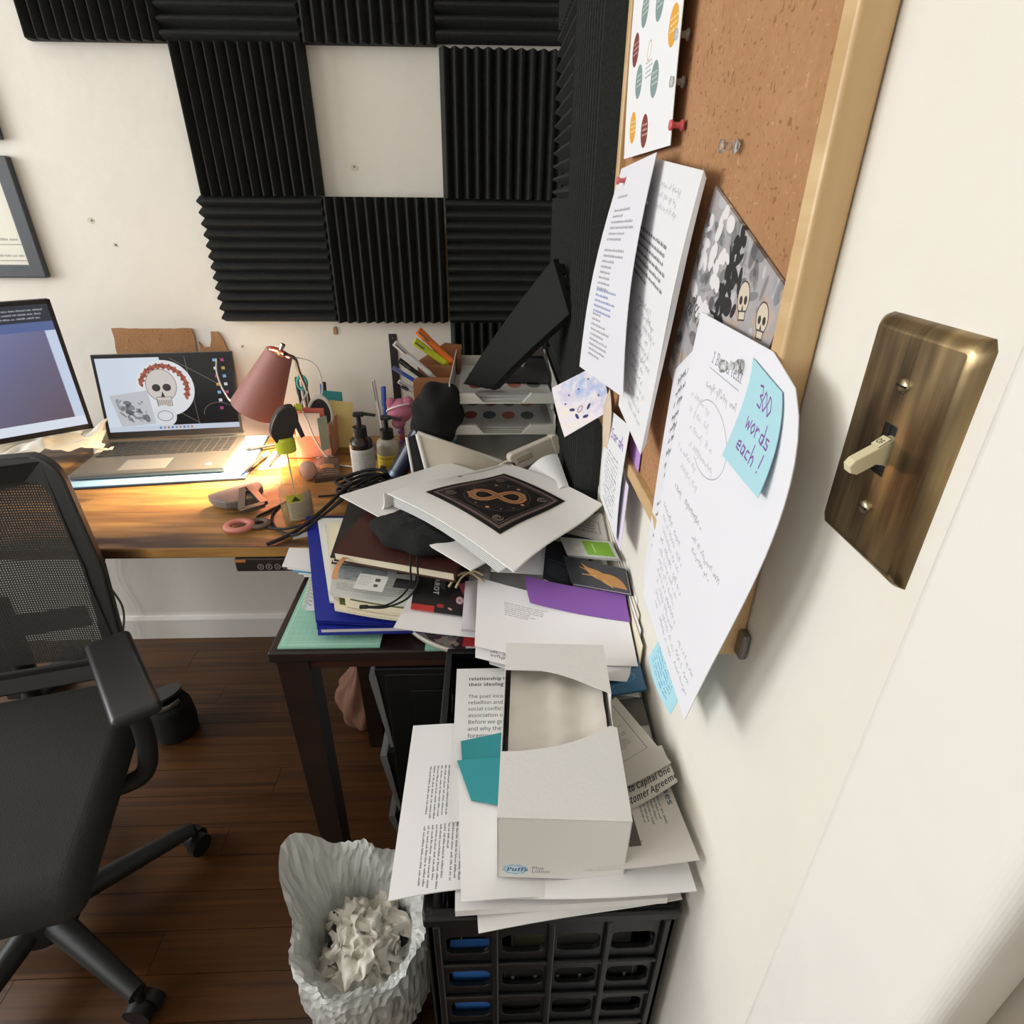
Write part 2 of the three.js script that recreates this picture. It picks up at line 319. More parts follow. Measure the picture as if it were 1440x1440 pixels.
const texTyped = ctex(512, 720, (x, w, h) => { x.fillStyle = '#dfdfe6'; x.fillRect(0, 0, w, h); const k = '#77777d'; typed(x, w * .2, h * .13, w * .3, h * .025, 1, { color: k }); typed(x, w * .2, h * .19, w * .62, h * .026, 6, { ragged: 1, color: k }); typed(x, w * .2, h * .37, w * .6, h * .026, 8, { ragged: 1, color: k }); typed(x, w * .2, h * .56, w * .5, h * .026, 5, { ragged: 1, color: '#5d6da8' }); typed(x, w * .2, h * .68, w * .45, h * .026, 9, { ragged: 1, color: k }); });
const texNotes = ctex(512, 720, (x, w, h) => {
  x.fillStyle = '#e2e2e4'; x.fillRect(0, 0, w, h);
  for (let i = 0; i < 3; i++) scrawl(x, w * .35, h * (.08 + .035 * i), w * .4, 20, { color: '#9a9aa2' });
  typed(x, w * .03, h * .24, w * .72, h * .028, 7, { color: '#3a3a3e' });
  x.strokeStyle = '#8b8b92'; x.lineWidth = 2; x.beginPath(); x.ellipse(w * .45, h * .6, w * .28, h * .1, 0, 3.6, 7.6); x.stroke();
  for (let i = 0; i < 12; i++) scrawl(x, w * (.2 + .08 * (i % 3)), h * (.5 + .038 * i), w * .45, 22, { color: '#7c7c84' });
});
const texCollage = ctex(512, 512, (x, w, h) => {
  x.fillStyle = '#a9a4a6'; x.fillRect(0, 0, w, h);
  for (let i = 0; i < 260; i++) { const g = rr(40, 225) | 0, u = rnd(), v = rnd(); x.fillStyle = u + v > .95 && rnd() < .6 ? `rgba(${178 + g * .15 | 0},${150 + g * .15 | 0},${132 + g * .12 | 0},.5)` : `rgba(${g},${g},${g + 4},.45)`; x.beginPath(); x.ellipse(u * w, v * h, rr(4, 46), rr(4, 20), rr(0, 3), 0, 7); x.fill(); }
  x.fillStyle = '#26262a'; for (let i = 0; i < 26; i++) { x.beginPath(); x.ellipse(w * rr(.42, .62), h * rr(.15, .95), rr(8, 34), rr(6, 26), rr(0, 3), 0, 7); x.fill(); }
  const skull = (u, v, s, a) => { x.save(); x.translate(u * w, v * h); x.rotate(a); x.scale(s, s); x.fillStyle = '#d6c8b4'; x.strokeStyle = '#3a3230'; x.lineWidth = 3; x.beginPath(); x.ellipse(0, 0, 30, 34, 0, 0, 7); x.fill(); x.stroke(); x.fillRect(-16, 26, 32, 18); x.strokeRect(-16, 26, 32, 18); x.fillStyle = '#3a3230'; for (const q of [-12, 12]) { x.beginPath(); x.ellipse(q, 4, 8, 9, 0, 0, 7); x.fill(); } x.beginPath(); x.moveTo(0, 12); x.lineTo(-5, 24); x.lineTo(5, 24); x.fill(); x.restore(); };
  x.fillStyle = '#1f1f22'; for (let i = 0; i < 60; i++) { x.beginPath(); x.ellipse(w * (.46 + .05 * Math.sin(i)), h * (.02 + i * .011), rr(6, 30), rr(4, 14), rr(0, 3), 0, 7); x.fill(); } x.fillStyle = '#e2dfe0'; for (let i = 0; i < 30; i++) { x.beginPath(); x.ellipse(w * rr(.05, .4), h * rr(.02, .5), rr(10, 34), rr(6, 20), rr(0, 3), 0, 7); x.fill(); } skull(.66, .2, 1, -.5); skull(.87, .17, .9, -.4); skull(.88, .38, .75, -.3);
  x.fillStyle = '#1c1c1e'; x.font = '44px monospace'; x.save(); x.translate(w * .1, h * .5); x.rotate(.5); x.fillText('adin', 0, 0); x.fillText('dn', -6, 44); x.restore();
});
const texBig = ctex(768, 1024, (x, w, h) => {
  x.fillStyle = '#e4e4ea'; x.fillRect(0, 0, w, h);
  const g = '#92929a';
  x.fillStyle = '#7a7a84'; x.font = 'italic 44px serif'; x.fillText('1 Bored text', w * .3, h * .1); x.strokeStyle = g; x.lineWidth = 2; x.beginPath(); x.moveTo(w * .3, h * .115); x.lineTo(w * .62, h * .118); x.stroke();
  scrawl(x, w * .28, h * .165, w * .34, 30, { color: g, lw: 2.2 });
  x.beginPath(); x.ellipse(w * .45, h * .28, w * .2, h * .09, .15, 3, 8.2); x.stroke();
  for (let i = 0; i < 6; i++) scrawl(x, w * (.12 + .05 * (i % 4)), h * (.22 + .042 * i), w * .3, 28, { color: '#a0a0a8', lw: 1.6 });
  scrawl(x, w * .2, h * .5, w * .4, 26, { color: '#6c6c74', lw: 2 });
  scrawl(x, w * .55, h * .55, w * .3, 24, { color: g, lw: 2 }); scrawl(x, w * .58, h * .58, w * .2, 20, { color: g, lw: 2 });
  for (let i = 0; i < 10; i++) { x.save(); x.translate(w * (.08 + .02 * i), h * (.6 + .036 * i)); x.rotate(.1); scrawl(x, 0, 0, w * (.36 + .02 * ((i * 3) % 5)), 26, { color: i % 3 ? '#8e8e96' : '#74747c', lw: 1.7 }); x.restore(); }
  for (let i = 0; i < 3; i++) scrawl(x, w * .7, h * (.86 + .04 * i), w * .22, 22, { color: g, lw: 2 });
});
// handwriting strokes for the note
function hand(x, s, chars) {
  const G = {
    3: [[[0, 0], [.5, -.1], [.55, .3], [.2, .45], [.6, .6], [.5, 1], [0, .95]]], 0: [[[.3, 0], [0, .5], [.25, 1], [.6, .6], [.5, .1], [.3, 0]]],
    w: [[[0, .4], [.15, 1], [.35, .55], [.5, 1], [.7, .4]]], o: [[[.3, .4], [0, .7], [.25, 1], [.5, .75], [.3, .4]]], r: [[[0, .4], [.05, 1]], [[.05, .65], [.25, .4], [.4, .5]]],
    d: [[[.45, .5], [.1, .5], [.05, .9], [.35, 1], [.48, .6]], [[.5, -.1], [.5, 1]]], s: [[[.45, .45], [.1, .45], [.15, .68], [.45, .75], [.4, 1], [0, .95]]],
    e: [[[0, .7], [.5, .7], [.4, .42], [.05, .5], [.05, .9], [.5, .95]]], a: [[[.45, .5], [.1, .45], [.05, .9], [.35, .95], [.48, .5], [.5, 1]]], c: [[[.45, .5], [.1, .5], [.05, .9], [.45, .95]]],
    h: [[[0, -.1], [.02, 1]], [[.02, .7], [.25, .45], [.42, .65], [.42, 1]]], '!': [[[.2, -.1], [.12, .7]], [[.1, .95], [.1, 1]]], S: [[[.5, .05], [.1, .05], [.1, .4], [.5, .55], [.4, 1], [0, .95]]], ' ': [],
  };
  let px = 0;
  for (const ch of chars) { for (const st of G[ch]) { x.beginPath(); st.forEach(([u, v], i) => i ? x.lineTo((px + u) * s, v * s) : x.moveTo((px + u) * s, v * s)); x.stroke(); } px += ch === 'w' ? .85 : ch === '!' ? .4 : ch === ' ' ? .4 : .72; }
}
const tex300 = ctex(512, 512, (x, w, h) => {
  x.fillStyle = '#a9d5df'; x.fillRect(0, 0, w, h); x.lineJoin = x.lineCap = 'round';
  const ink = x.createLinearGradient(0, 90, 0, 420); ink.addColorStop(0, '#7a3f96'); ink.addColorStop(.5, '#b02a88'); ink.addColorStop(1, '#8a3590');
  x.strokeStyle = ink; x.lineWidth = 9;
  const put = (t, X, Y, s) => { x.save(); x.translate(X, Y); x.rotate(.02); hand(x, s, t); x.restore(); };
  put('300', 190, 70, 92); put('words', 130, 205, 88); put('each !', 120, 330, 88);
});
const texLowBlue = ctex(256, 256, (x, w, h) => { x.fillStyle = '#a9d8e6'; x.fillRect(0, 0, w, h); for (let i = 0; i < 8; i++) scrawl(x, 30, 50 + 24 * i, 180, 14, { color: '#5d95b8', lw: 2.4 }); });
const texWater = ctex(256, 256, (x, w, h) => {
  x.fillStyle = '#e4dfe6'; x.fillRect(0, 0, w, h);
  for (let i = 0; i < 120; i++) { const u = rnd(), v = rnd(), b = u + (1 - v); x.fillStyle = b > 1.1 ? `rgba(96,140,220,.12)` : b > .7 ? 'rgba(180,170,215,.12)' : 'rgba(240,225,205,.14)'; x.beginPath(); x.ellipse(u * w, v * h, rr(10, 40), rr(6, 22), rr(0, 3), 0, 7); x.fill(); }
  x.fillStyle = '#2f3866'; for (const [u, v, a] of [[.3, .62, .5], [.36, .78, 1.3], [.52, .86, .2], [.62, .72, 2.4], [.5, .3, .6], [.3, .32, 1], [.7, .2, 0], [.84, .62, .3], [.2, .45, 0]]) { x.beginPath(); x.ellipse(u * w, v * h, v > .55 && u < .7 ? 15 : 5, v > .55 && u < .7 ? 7 : 4, a, 0, 7); x.fill(); }
  x.strokeStyle = '#a86a58'; x.lineWidth = 4; x.beginPath(); x.ellipse(w * .45, h * .68, 16, 9, -.6, 0, 7); x.stroke();
});
const texSarah = ctex(256, 512, (x, w, h) => { x.fillStyle = '#e2e3e6'; x.fillRect(0, 0, w, h); x.strokeStyle = '#7a5aa6'; x.lineWidth = 6; x.lineCap = 'round'; x.save(); x.translate(70, 70); hand(x, 46, 'Sarah'); x.restore(); for (let i = 0; i < 13; i++) scrawl(x, 40 + 10 * (i % 3), 190 + 23 * i, 150, 15, { color: i % 4 ? '#8a8a92' : '#5a5a64', lw: 2 }); });
const texSide = ctex(256, 512, (x, w, h) => { x.fillStyle = '#dfdfe5'; x.fillRect(0, 0, w, h); for (let i = 0; i < 9; i++) scrawl(x, 60, 40 + 26 * i, 180, 18, { color: '#3e3e44', lw: 2.6 }); x.fillStyle = '#55555c'; for (let i = 0; i < 7; i++) { typed(x, 40, 300 + 26 * i, 90, 20, 1); } });
const P = (m, o = {}) => std({ map: m, roughness: .86, ...o });
const pin = (label, x, y, z, mat, tilt = 0) => {
  const o = thing('push_pin', label, 'push pin', [x, y, z], 0, 'push pins on the cork board');
  const g = lathe([[0, 0], [.0046, 0], [.0046, .0018], [.0026, .0036], [.0024, .0085], [.0042, .0105], [.0042, .0125], [0, .0128]], 18).rotateZ(Math.PI / 2);
  mesh('pin_head', g, mat, o); mesh('needle', cyl(.0005, .0005, .008).rotateZ(Math.PI / 2).translate(.004, 0, 0), M.steel, o); o.rotation.z = tilt; return o;
};
const sheet = (name, label, category, q, t, mat, bow, nu = 8, nv = 10, group) => solo(name, sheetGeo(q, t, bow, nu, nv), mat, label, category, group);
sheet('printed_flyer', 'white flyer printed with maroon, teal and yellow ovals on the cork board', 'flyer', [[-.0235, 1.66, .866], [-.0235, 1.66, 1.082], [-.0215, 1.455, 1.082], [-.0215, 1.455, .872]], .0006, P(texFlyer), (u, v) => .002 * Math.sin(v * 3));
sheet('typed_page', 'long typed page under a pink pin curling away from the cork board', 'paper', [[-.023, 1.444, .883], [-.031, 1.449, 1.083], [-.045, 1.223, 1.106], [-.06, 1.201, .885]], .0006, P(texTyped), (u, v) => .003 + .008 * Math.sin(v * 3.1));
{
  const q = [[-.024, 1.449, 1.02], [-.026, 1.43, 1.206], [-.03, 1.172, 1.142], [-.04, 1.2, 1.06]];
  const o = thing('page_bundle', 'thick bundle of handwritten pages pinned beside the long typed page', 'paper');
  for (let i = 0; i < 5; i++) mesh('page', sheetGeo(shift(q, -.0008 * i + .001, .01 * i, 1 + .0015 * i, .004 * i, 1 - .012 * i), .0009, (u, v) => .003 * Math.sin(v * 3.1) + .001 * Math.sin(v * 7 + .3 * i), 6, 12), i ? M.paper : P(texNotes), o);
}
sheet('collage_card', 'grey and black painted collage print with skulls on the cork board', 'art print', [[-.0145, 1.42, 1.2], [-.0145, 1.362, 1.358], [-.0145, 1.206, 1.3], [-.0145, 1.264, 1.142]], .0025, P(texCollage, { roughness: .5 }), null, 1, 1);
const bigQ = [[-.02, 1.331, 1.228], [-.022, 1.331, 1.368], [-.042, 1.057, 1.396], [-.03, 1.042, 1.212]];
const bigP = (u, v, o) => { const [a, b, c, d] = bigQ.map(p => V(...p)); return a.multiplyScalar((1 - u) * (1 - v)).addScaledVector(b, u * (1 - v)).addScaledVector(c, u * v).addScaledVector(d, (1 - u) * v).add(V(-.005 * Math.sin(v * 2.9) * (.4 + .6 * u) - o, 0, .06 * Math.sin(Math.PI * Math.sqrt(v)) * u * u)); };
solo('handwritten_page', surfGeo(bigP, .0006, 14, 24), P(texBig), 'large white page covered in pencil notes hanging below the cork board', 'paper');
const noteUV = [[.724, .031], [.927, .06], [.924, .266], [.624, .274]];
const noteP = (u, v, o) => { const w = [(1 - u) * (1 - v), u * (1 - v), u * v, (1 - u) * v], s = noteUV.reduce((q, c, i) => q + c[0] * w[i], 0), t = noteUV.reduce((q, c, i) => q + c[1] * w[i], 0); return bigP(s, t, o + .0014 + .004 * u * v * v); };
solo('blue_sticky_note', surfGeo(noteP, .0004, 10, 10), P(tex300), 'pale blue sticky note with purple handwriting reading 300 words each', 'sticky note');
sheet('blue_sticky_note', 'pale blue sticky note with faint writing peeking out under the large page', 'sticky note', [[-.031, 1.074, 1.30], [-.03, 1.056, 1.359], [-.032, 1.005, 1.342], [-.036, 1.011, 1.274]], .0004, P(texLowBlue), (u, v) => .004 * Math.sin(u * 3), 6, 6);
sheet('side_page', 'narrow strip of a written page showing behind the large pencil page', 'paper', [[-.0145, 1.268, 1.164], [-.0145, 1.311, 1.23], [-.0185, 1.106, 1.261], [-.021, 1.028, 1.178]], .0006, P(texSide), (u, v) => .002 * Math.sin(v * 3), 6, 8);
sheet('watercolour_card', 'small watercolour card with blue wash and dark leaves hanging by the foam', 'card', [[-.092, 1.144, .795], [-.021, 1.197, .84], [-.018, 1.145, .91], [-.076, 1.086, .862]], .0008, P(texWater), (u, v) => .003 * Math.sin(v * 3), 6, 6);
sheet('note_with_name', 'white note with a purple handwritten name and pencil lines beside the board', 'paper', [[-.023, 1.151, .925], [-.024, 1.172, 1.055], [-.025, 1.01, 1.05], [-.025, 1.014, .925]], .0005, P(texSarah), (u, v) => .003 * Math.sin(v * 3), 6, 8);
sheet('lilac_sticky_note', 'lilac sticky note just right of the note with a name', 'sticky note', [[-.013, 1.16, 1.02], [-.013, 1.163, 1.075], [-.0135, 1.108, 1.075], [-.0135, 1.108, 1.02]], .0004, plain('#b691cf', .85), null, 1, 1);
sheet('lilac_slip', 'pale lilac slip hanging behind the note with a name', 'paper', [[-.0215, 1.1, 1.0], [-.0215, 1.1, 1.068], [-.022, 1.005, 1.066], [-.022, 1.0, 1.0]], .0004, plain('#d9d0e2', .85), null, 1, 1);
{
  const t = dtex(128, (x, y) => mixc([214, 196, 172], [166, 98, 56], cl((fbm(x, y, 5, 5, 3, 77) - .3) * 2)));
  const s = new THREE.Shape(); s.moveTo(0, .052); s.quadraticCurveTo(.034, .03, .026, 0); s.quadraticCurveTo(.018, -.035, 0, -.06); s.quadraticCurveTo(-.03, -.02, -.034, .015); s.closePath();
  const m = solo('paper_leaf', extrude(s, .0006).rotateY(-Math.PI / 2), std({ map: t, roughness: .9 }), 'rust brown paper leaf below the watercolour card', 'paper leaf'); m.position.set(-.026, 1.13, .93);
}
const red = plain('#d9626a', .3), clear = new THREE.MeshPhysicalMaterial({ color: '#f2f4f4', roughness: .08, transmission: .85, thickness: .003, ior: 1.45 });
pin('clear push pin, upper one at the edge of the oval flyer', -.0135, 1.538, 1.072, clear); pin('clear push pin, lower one at the edge of the oval flyer', -.0135, 1.504, 1.074, clear);
pin('pink push pin at the lower corner of the oval flyer', -.0135, 1.47, 1.088, red); pin('pink push pin holding the long typed page', -.029, 1.43, .94, red);
pin('clear push pin on the bundle of handwritten pages', -.024, 1.409, 1.058, clear); pin('clear push pin alone on bare cork', -.0135, 1.444, 1.232, clear); pin('clear push pin through the large pencil page', -.024, 1.313, 1.33, clear);

// ---------------------------------------------------------------- brass light switch
{
  const o = thing('light_switch', 'antique brass light switch plate with cream toggle on the right wall', 'light switch', [0, 1.3075, 1.464]);
  const brushed = dtex(256, (x, y) => { const s = fbm(x, y, 50, 2, 3, 81), b = fbm(x, y, 7, 2, 3, 82); return mixc([72, 61, 49], [188, 164, 122], cl(.3 * s + 1.5 * b - .38)); });
  const brass = new THREE.MeshPhysicalMaterial({ map: brushed, metalness: 1, roughness: .33, anisotropy: .6 });
  const w = .0702, h = .1145, b = .0065, t = .006;
  // dished plate: flat face, bevel, with a slot for the toggle
  const outer = roundRect(w - 2 * b, h - 2 * b, .002); outer.holes.push(roundRect(.0095, .0245, .0008, 0, 0, THREE.Path));
  const g = new THREE.ExtrudeGeometry(outer, { depth: .0006, bevelEnabled: true, bevelThickness: t - .0006, bevelSize: b, bevelSegments: 5, curveSegments: 6 });
  // keep only the outer bevel large: rebuild as face + skirt
  const face = new THREE.ShapeGeometry(outer); const rim = [];
  const N = 64, ring = (k, zz) => { const pts = roundRect(w - 2 * b * (1 - k), h - 2 * b * (1 - k), .002 + .0006 * k).getSpacedPoints(N); return pts.map(p => [p.x, p.y, zz]); };
  const prof = [[0, t], [.25, t - .0003], [.5, t - .0012], [.75, t - .0029], [.92, t - .0046], [1, 0]], pos = [], idx = [];
  prof.forEach(([k, zz]) => ring(k, zz).forEach(p => pos.push(...p)));
  for (let r = 0; r < prof.length - 1; r++) for (let i = 0; i < N; i++) { const a = r * (N + 1) + i; idx.push(a, a + N + 1, a + 1, a + 1, a + N + 1, a + N + 2); }
  const sk = new THREE.BufferGeometry(); sk.setAttribute('position', new THREE.Float32BufferAttribute(pos, 3)); sk.setIndex(idx); sk.computeVertexNormals();
  const uvm = gg => { const q = gg.attributes.position, u = []; for (let i = 0; i < q.count; i++) u.push(q.getX(i) / w * 1 + .5, q.getY(i) / h + .5); gg.setAttribute('uv', new THREE.Float32BufferAttribute(u, 2)); return gg; };
  const slotWall = new THREE.ExtrudeGeometry(roundRect(.0095, .0245, .0008), { depth: .001, bevelEnabled: false });
  const plate = mergeGeometries([uvm(face.toNonIndexed()).translate(0, 0, t), uvm(sk.toNonIndexed())].map(q => { for (const k of Object.keys(q.attributes)) if (!['position', 'normal', 'uv'].includes(k)) q.deleteAttribute(k); return q; }));
  const toRight = q => q.rotateY(-Math.PI / 2);   // +z -> -x, x -> z
  mesh('cover_plate', toRight(plate), brass, o);
  mesh('slot', toRight(box(.0094, .0244, .0015, 0, 0, .0022)), M.black, o);
  for (const y of [.0302, -.0302]) {
    const s = mesh('screw', toRight(lathe([[0, .0018], [.0022, .0016], [.0033, .0008], [.0035, 0]], 20).rotateX(Math.PI / 2).translate(0, y, t)), plain('#a89c80', .3, { metalness: 1 }), o);
    mesh('screw_slot', toRight(box(.0062, .0009, .0007, 0, y, t + .0016).rotateZ(0)), M.blackMatte, s);
  }
  const tog = extrude(poly([[-.003, .0065], [.0035, .0045], [.0075, .001], [.0165, -.005], [.018, -.0075], [.017, -.0105], [.014, -.0112], [.0065, -.006], [.003, -.0065], [-.003, -.0085]]), .0048, .0006).translate(0, 0, -.0024);   // x outward, y up
  const tm = mesh('toggle', tog.rotateY(Math.PI).translate(-.003, 0, 0), plain('#d8cda8', .38), o, 'cream plastic toggle switched off');
  const ot = ctex(64, 64, (x) => { x.fillStyle = '#d8cda8'; x.fillRect(0, 0, 64, 64); x.fillStyle = '#3a362c'; x.font = 'bold 38px sans-serif'; x.fillText('OF', 5, 46); });
  const a = V(-.0078, .0102, 0), bb = V(-.0096, .0088, 0);
  mesh('lettering', sheetGeo([[-.0058, .0056, -.0028], [-.0058, .0056, .0028], [-.0107, .0016, .0028], [-.0107, .0016, -.0028]], .0002, () => .0007), P(ot), tm);
}
// ---------------------------------------------------------------- sit-stand desk along the back wall
const DK = .79;
{
  const o = thing('standing_desk', 'rustic brown sit-stand desk with metal legs along the back wall', 'desk');
  mesh('desktop', rbox(1.87, .025, .63, .003, -.965, DK - .0125, .375), M.desk, o);
  for (const x of [-1.62, -.42]) {
    mesh('leg', [rbox(.07, .70, .05, .004, x, .415, .34), rbox(.05, .05, .5, .006, x, .74, .36)], M.black, o);
    mesh('foot', rbox(.07, .03, .52, .008, x, .0325, .35), M.black, o); mesh('glide', [cyl(.02, .02, .0175, x, .00875, .13), cyl(.02, .02, .0175, x, .00875, .57)], M.rubber, o);
  }
  mesh('cross_beam', rbox(1.2, .04, .03, .004, -1.02, .735, .3), M.black, o);
  const p = mesh('control_panel', rbox(.16, .031, .05, .003, -.632, .7485, .668), plain('#2c2522', .4), o, 'dark control panel with five round buttons');
  const sym = ctex(64 * 5, 64, (x) => { x.fillStyle = '#2c2522'; x.fillRect(0, 0, 320, 64); x.strokeStyle = '#c9c1b8'; x.lineWidth = 4; for (let i = 0; i < 5; i++) { x.beginPath(); x.arc(32 + 64 * i, 32, 24, 0, 7); x.stroke(); } x.beginPath(); x.moveTo(22, 38); x.lineTo(32, 26); x.lineTo(42, 38); x.moveTo(86, 28); x.lineTo(96, 38); x.lineTo(106, 28); x.stroke(); x.fillStyle = '#c9c1b8'; x.font = 'bold 28px sans-serif'; ['1', '2', '3'].forEach((c, i) => x.fillText(c, 152 + 64 * i, 42)); });
  for (let i = 0; i < 5; i++) { const t = sym.clone(); t.repeat.set(.2, 1); t.offset.set(.2 * i, 0); t.needsUpdate = true; mesh('button', new THREE.CylinderGeometry(.0075, .0075, .0015, 24).rotateX(Math.PI / 2).translate(-.661 + .0168 * i, .745, .6934), i ? std({ map: t, roughness: .4 }) : std({ map: t, roughness: .4 }), p); }
  mesh('sticker', rbox(.022, .006, .0006, .0002, -.7, .759, .6933), plain('#c07a44', .6), p, 'small orange sticker');
}
// ---------------------------------------------------------------- dark side table in front of it
const TB = .745;
{
  const o = thing('side_table', 'dark stained wooden side table carrying the heap of papers', 'table');
  mesh('tabletop', rbox(.555, .022, .5, .004, -.286, TB - .011, .705), M.darkwood, o);
  mesh('apron', rbox(.5, .024, .024, .003, -.286, TB - .034, .93), M.redwood, o); mesh('apron', rbox(.5, .024, .024, .003, -.286, TB - .034, .49), M.redwood, o);
  mesh('apron', rbox(.024, .024, .42, .003, -.535, TB - .034, .71), M.redwood, o); mesh('apron', rbox(.024, .024, .42, .003, -.036, TB - .034, .71), M.redwood, o);
  for (const [x, z] of [[-.528, .922], [-.045, .922], [-.528, .495], [-.045, .495]]) {
    const g = new THREE.CylinderGeometry(.034 * 1.1, .026 * 1.1, TB - .022, 4, 1).rotateY(Math.PI / 4).toNonIndexed(); g.computeVertexNormals();
    mesh('leg', uvBox(g).translate(x, (TB - .022) / 2, z), M.darkwood, o);
  }
}
// ---------------------------------------------------------------- picture frames, cork remnants, bracket
const texDoc = ctex(256, 200, (x, w, h) => { x.fillStyle = '#e3e0d2'; x.fillRect(0, 0, w, h); typed(x, w * .1, h * .15, w * .8, 12, 4, { color: '#77756c', ragged: 1 }); x.fillStyle = '#8c8a80'; x.fillRect(w * .55, h * .74, w * .4, 1.5); x.fillRect(w * .55, h * .9, w * .42, 1.5); typed(x, w * .6, h * .68, w * .35, 10, 1, { color: '#8c8a80' }); typed(x, w * .6, h * .84, w * .35, 10, 1, { color: '#8c8a80' }); });
for (const [i, y0] of [[0, 1.221], [1, 1.53]]) {
  const w = .37, h = .27, o = thing('picture_frame', i ? 'slate framed certificate hanging above the other certificate' : 'slate framed certificate hanging just above the monitor', 'picture frame', [-1.357 - w / 2, y0 + h / 2, 0], 0, 'framed certificates');
  const s = roundRect(w, h, .002); s.holes.push(roundRect(w - .06, h - .05, .001, 0, 0, THREE.Path));
  mesh('frame', uvBox(extrude(s, .012, .003).translate(0, 0, .004)), plain('#3a3f44', .45), o);
  mesh('certificate', new THREE.BoxGeometry(w - .04, h - .03, .003).translate(0, 0, .0075), std({ map: texDoc, roughness: .6 }), o);
}
{
  const jag = (x0, x1, y0, y1, n, a) => { const p = []; for (let i = 0; i <= n; i++) p.push([x0 + (x1 - x0) * i / n, y1 + rr(-a, a) * .25]); for (let i = 1; i <= 6; i++) p.push([x1 + rr(-a, a), y1 + (y0 - y1) * i / 6]); for (let i = n; i >= 0; i--) p.push([x0 + (x1 - x0) * i / n, y0]); for (let i = 5; i >= 1; i--) p.push([x0 + rr(-a, a), y0 + (y1 - y0) * (6 - i) / 6]); return poly(p); };
  solo('cork_remnant', uvBox(extrude(jag(-1.237, -1.02, .93, 1.086, 14, .006), .005)), M.cork, 'wide torn strip of cork left glued to the wall behind the laptop', 'cork strip').position.z = .0005;
  solo('cork_remnant', uvBox(extrude(poly([[-1.012, .93], [-.93, .93], [-.925, 1.0], [-.94, 1.06], [-.95, 1.078], [-.968, 1.078], [-.972, 1.055], [-.98, 1.036], [-1.0, 1.034], [-1.008, 1.05]]), .005)), M.cork, 'narrow hooked remnant of cork on the wall beside the lamp', 'cork strip').position.z = .0005;
  solo('cork_remnant', uvBox(extrude(poly([[-.63, 1.07], [-.62, 1.072], [-.621, 1.092], [-.629, 1.09]]), .004)), M.cork, 'tiny brown cork crumb left on the wall below the foam', 'cork strip').position.z = .0005;
  solo('cork_remnant', uvBox(extrude(poly([[-.304, 1.11], [-.296, 1.11], [-.295, 1.25], [-.299, 1.36], [-.306, 1.33]]), .004)), M.cork, 'thin sliver of cork between two foam panels', 'cork strip').position.z = .0005;
  const s = roundRect(.022, .2, .001); s.holes.push(new THREE.Path().absarc(0, .088, .0022, 0, Math.PI * 2));
  solo('metal_bracket', extrude(s, .002), plain('#241c1b', .5), 'flat black metal bracket strip screwed upright to the back wall', 'bracket').position.set(-.466, .972, .0005);
}
// ---------------------------------------------------------------- monitor
{
  const o = thing('monitor', 'black computer monitor at the end of the desk with pale glowing screen', 'monitor', [-1.43, 0, .40], .64);
  const W = .54, H = .315, yc = 1.04;
  mesh('bezel', [rbox(W, H, .022, .006, 0, yc, -.012), box(W, .012, .004, 0, yc - H / 2 + .006, .001), box(W, .009, .004, 0, yc + H / 2 - .0045, .001), box(.009, H, .004, -W / 2 + .0045, yc, .001), box(.009, H, .004, W / 2 - .0045, yc, .001)], M.black, o);
  const ts = ctex(512, 300, (x, w, h) => {
    x.fillStyle = '#cfdcf2'; x.fillRect(0, 0, w, h); x.fillStyle = '#3a3c44'; x.fillRect(0, 0, w, h * .13); typed(x, w * .62, h * .03, w * .34, 9, 3, { color: '#c9ccd6' });
    x.fillStyle = '#5f6fa0'; x.fillRect(0, h * .13, w, h * .07);
    const g = x.createLinearGradient(w * .45, 0, w, h); g.addColorStop(0, '#9aa8dc'); g.addColorStop(.5, '#77779a'); g.addColorStop(1, '#6a5a60'); x.fillStyle = g; x.fillRect(w * .62, h * .2, w * .34, h * .72);
    x.fillStyle = '#e3ecf8'; x.fillRect(0, h * .92, w, h * .08);
  });
  mesh('screen', new THREE.PlaneGeometry(W - .018, H - .022).translate(0, yc + .0015, .0008), std({ color: '#000000', emissive: '#ffffff', emissiveMap: ts, emissiveIntensity: 1.0, roughness: .2 }), o);
  mesh('stand_neck', rbox(.05, .2, .03, .006, 0, .895, -.04), M.black, o);
  mesh('stand_base', rbox(.22, .014, .17, .005, 0, DK + .007, -.03), M.black, o);
}
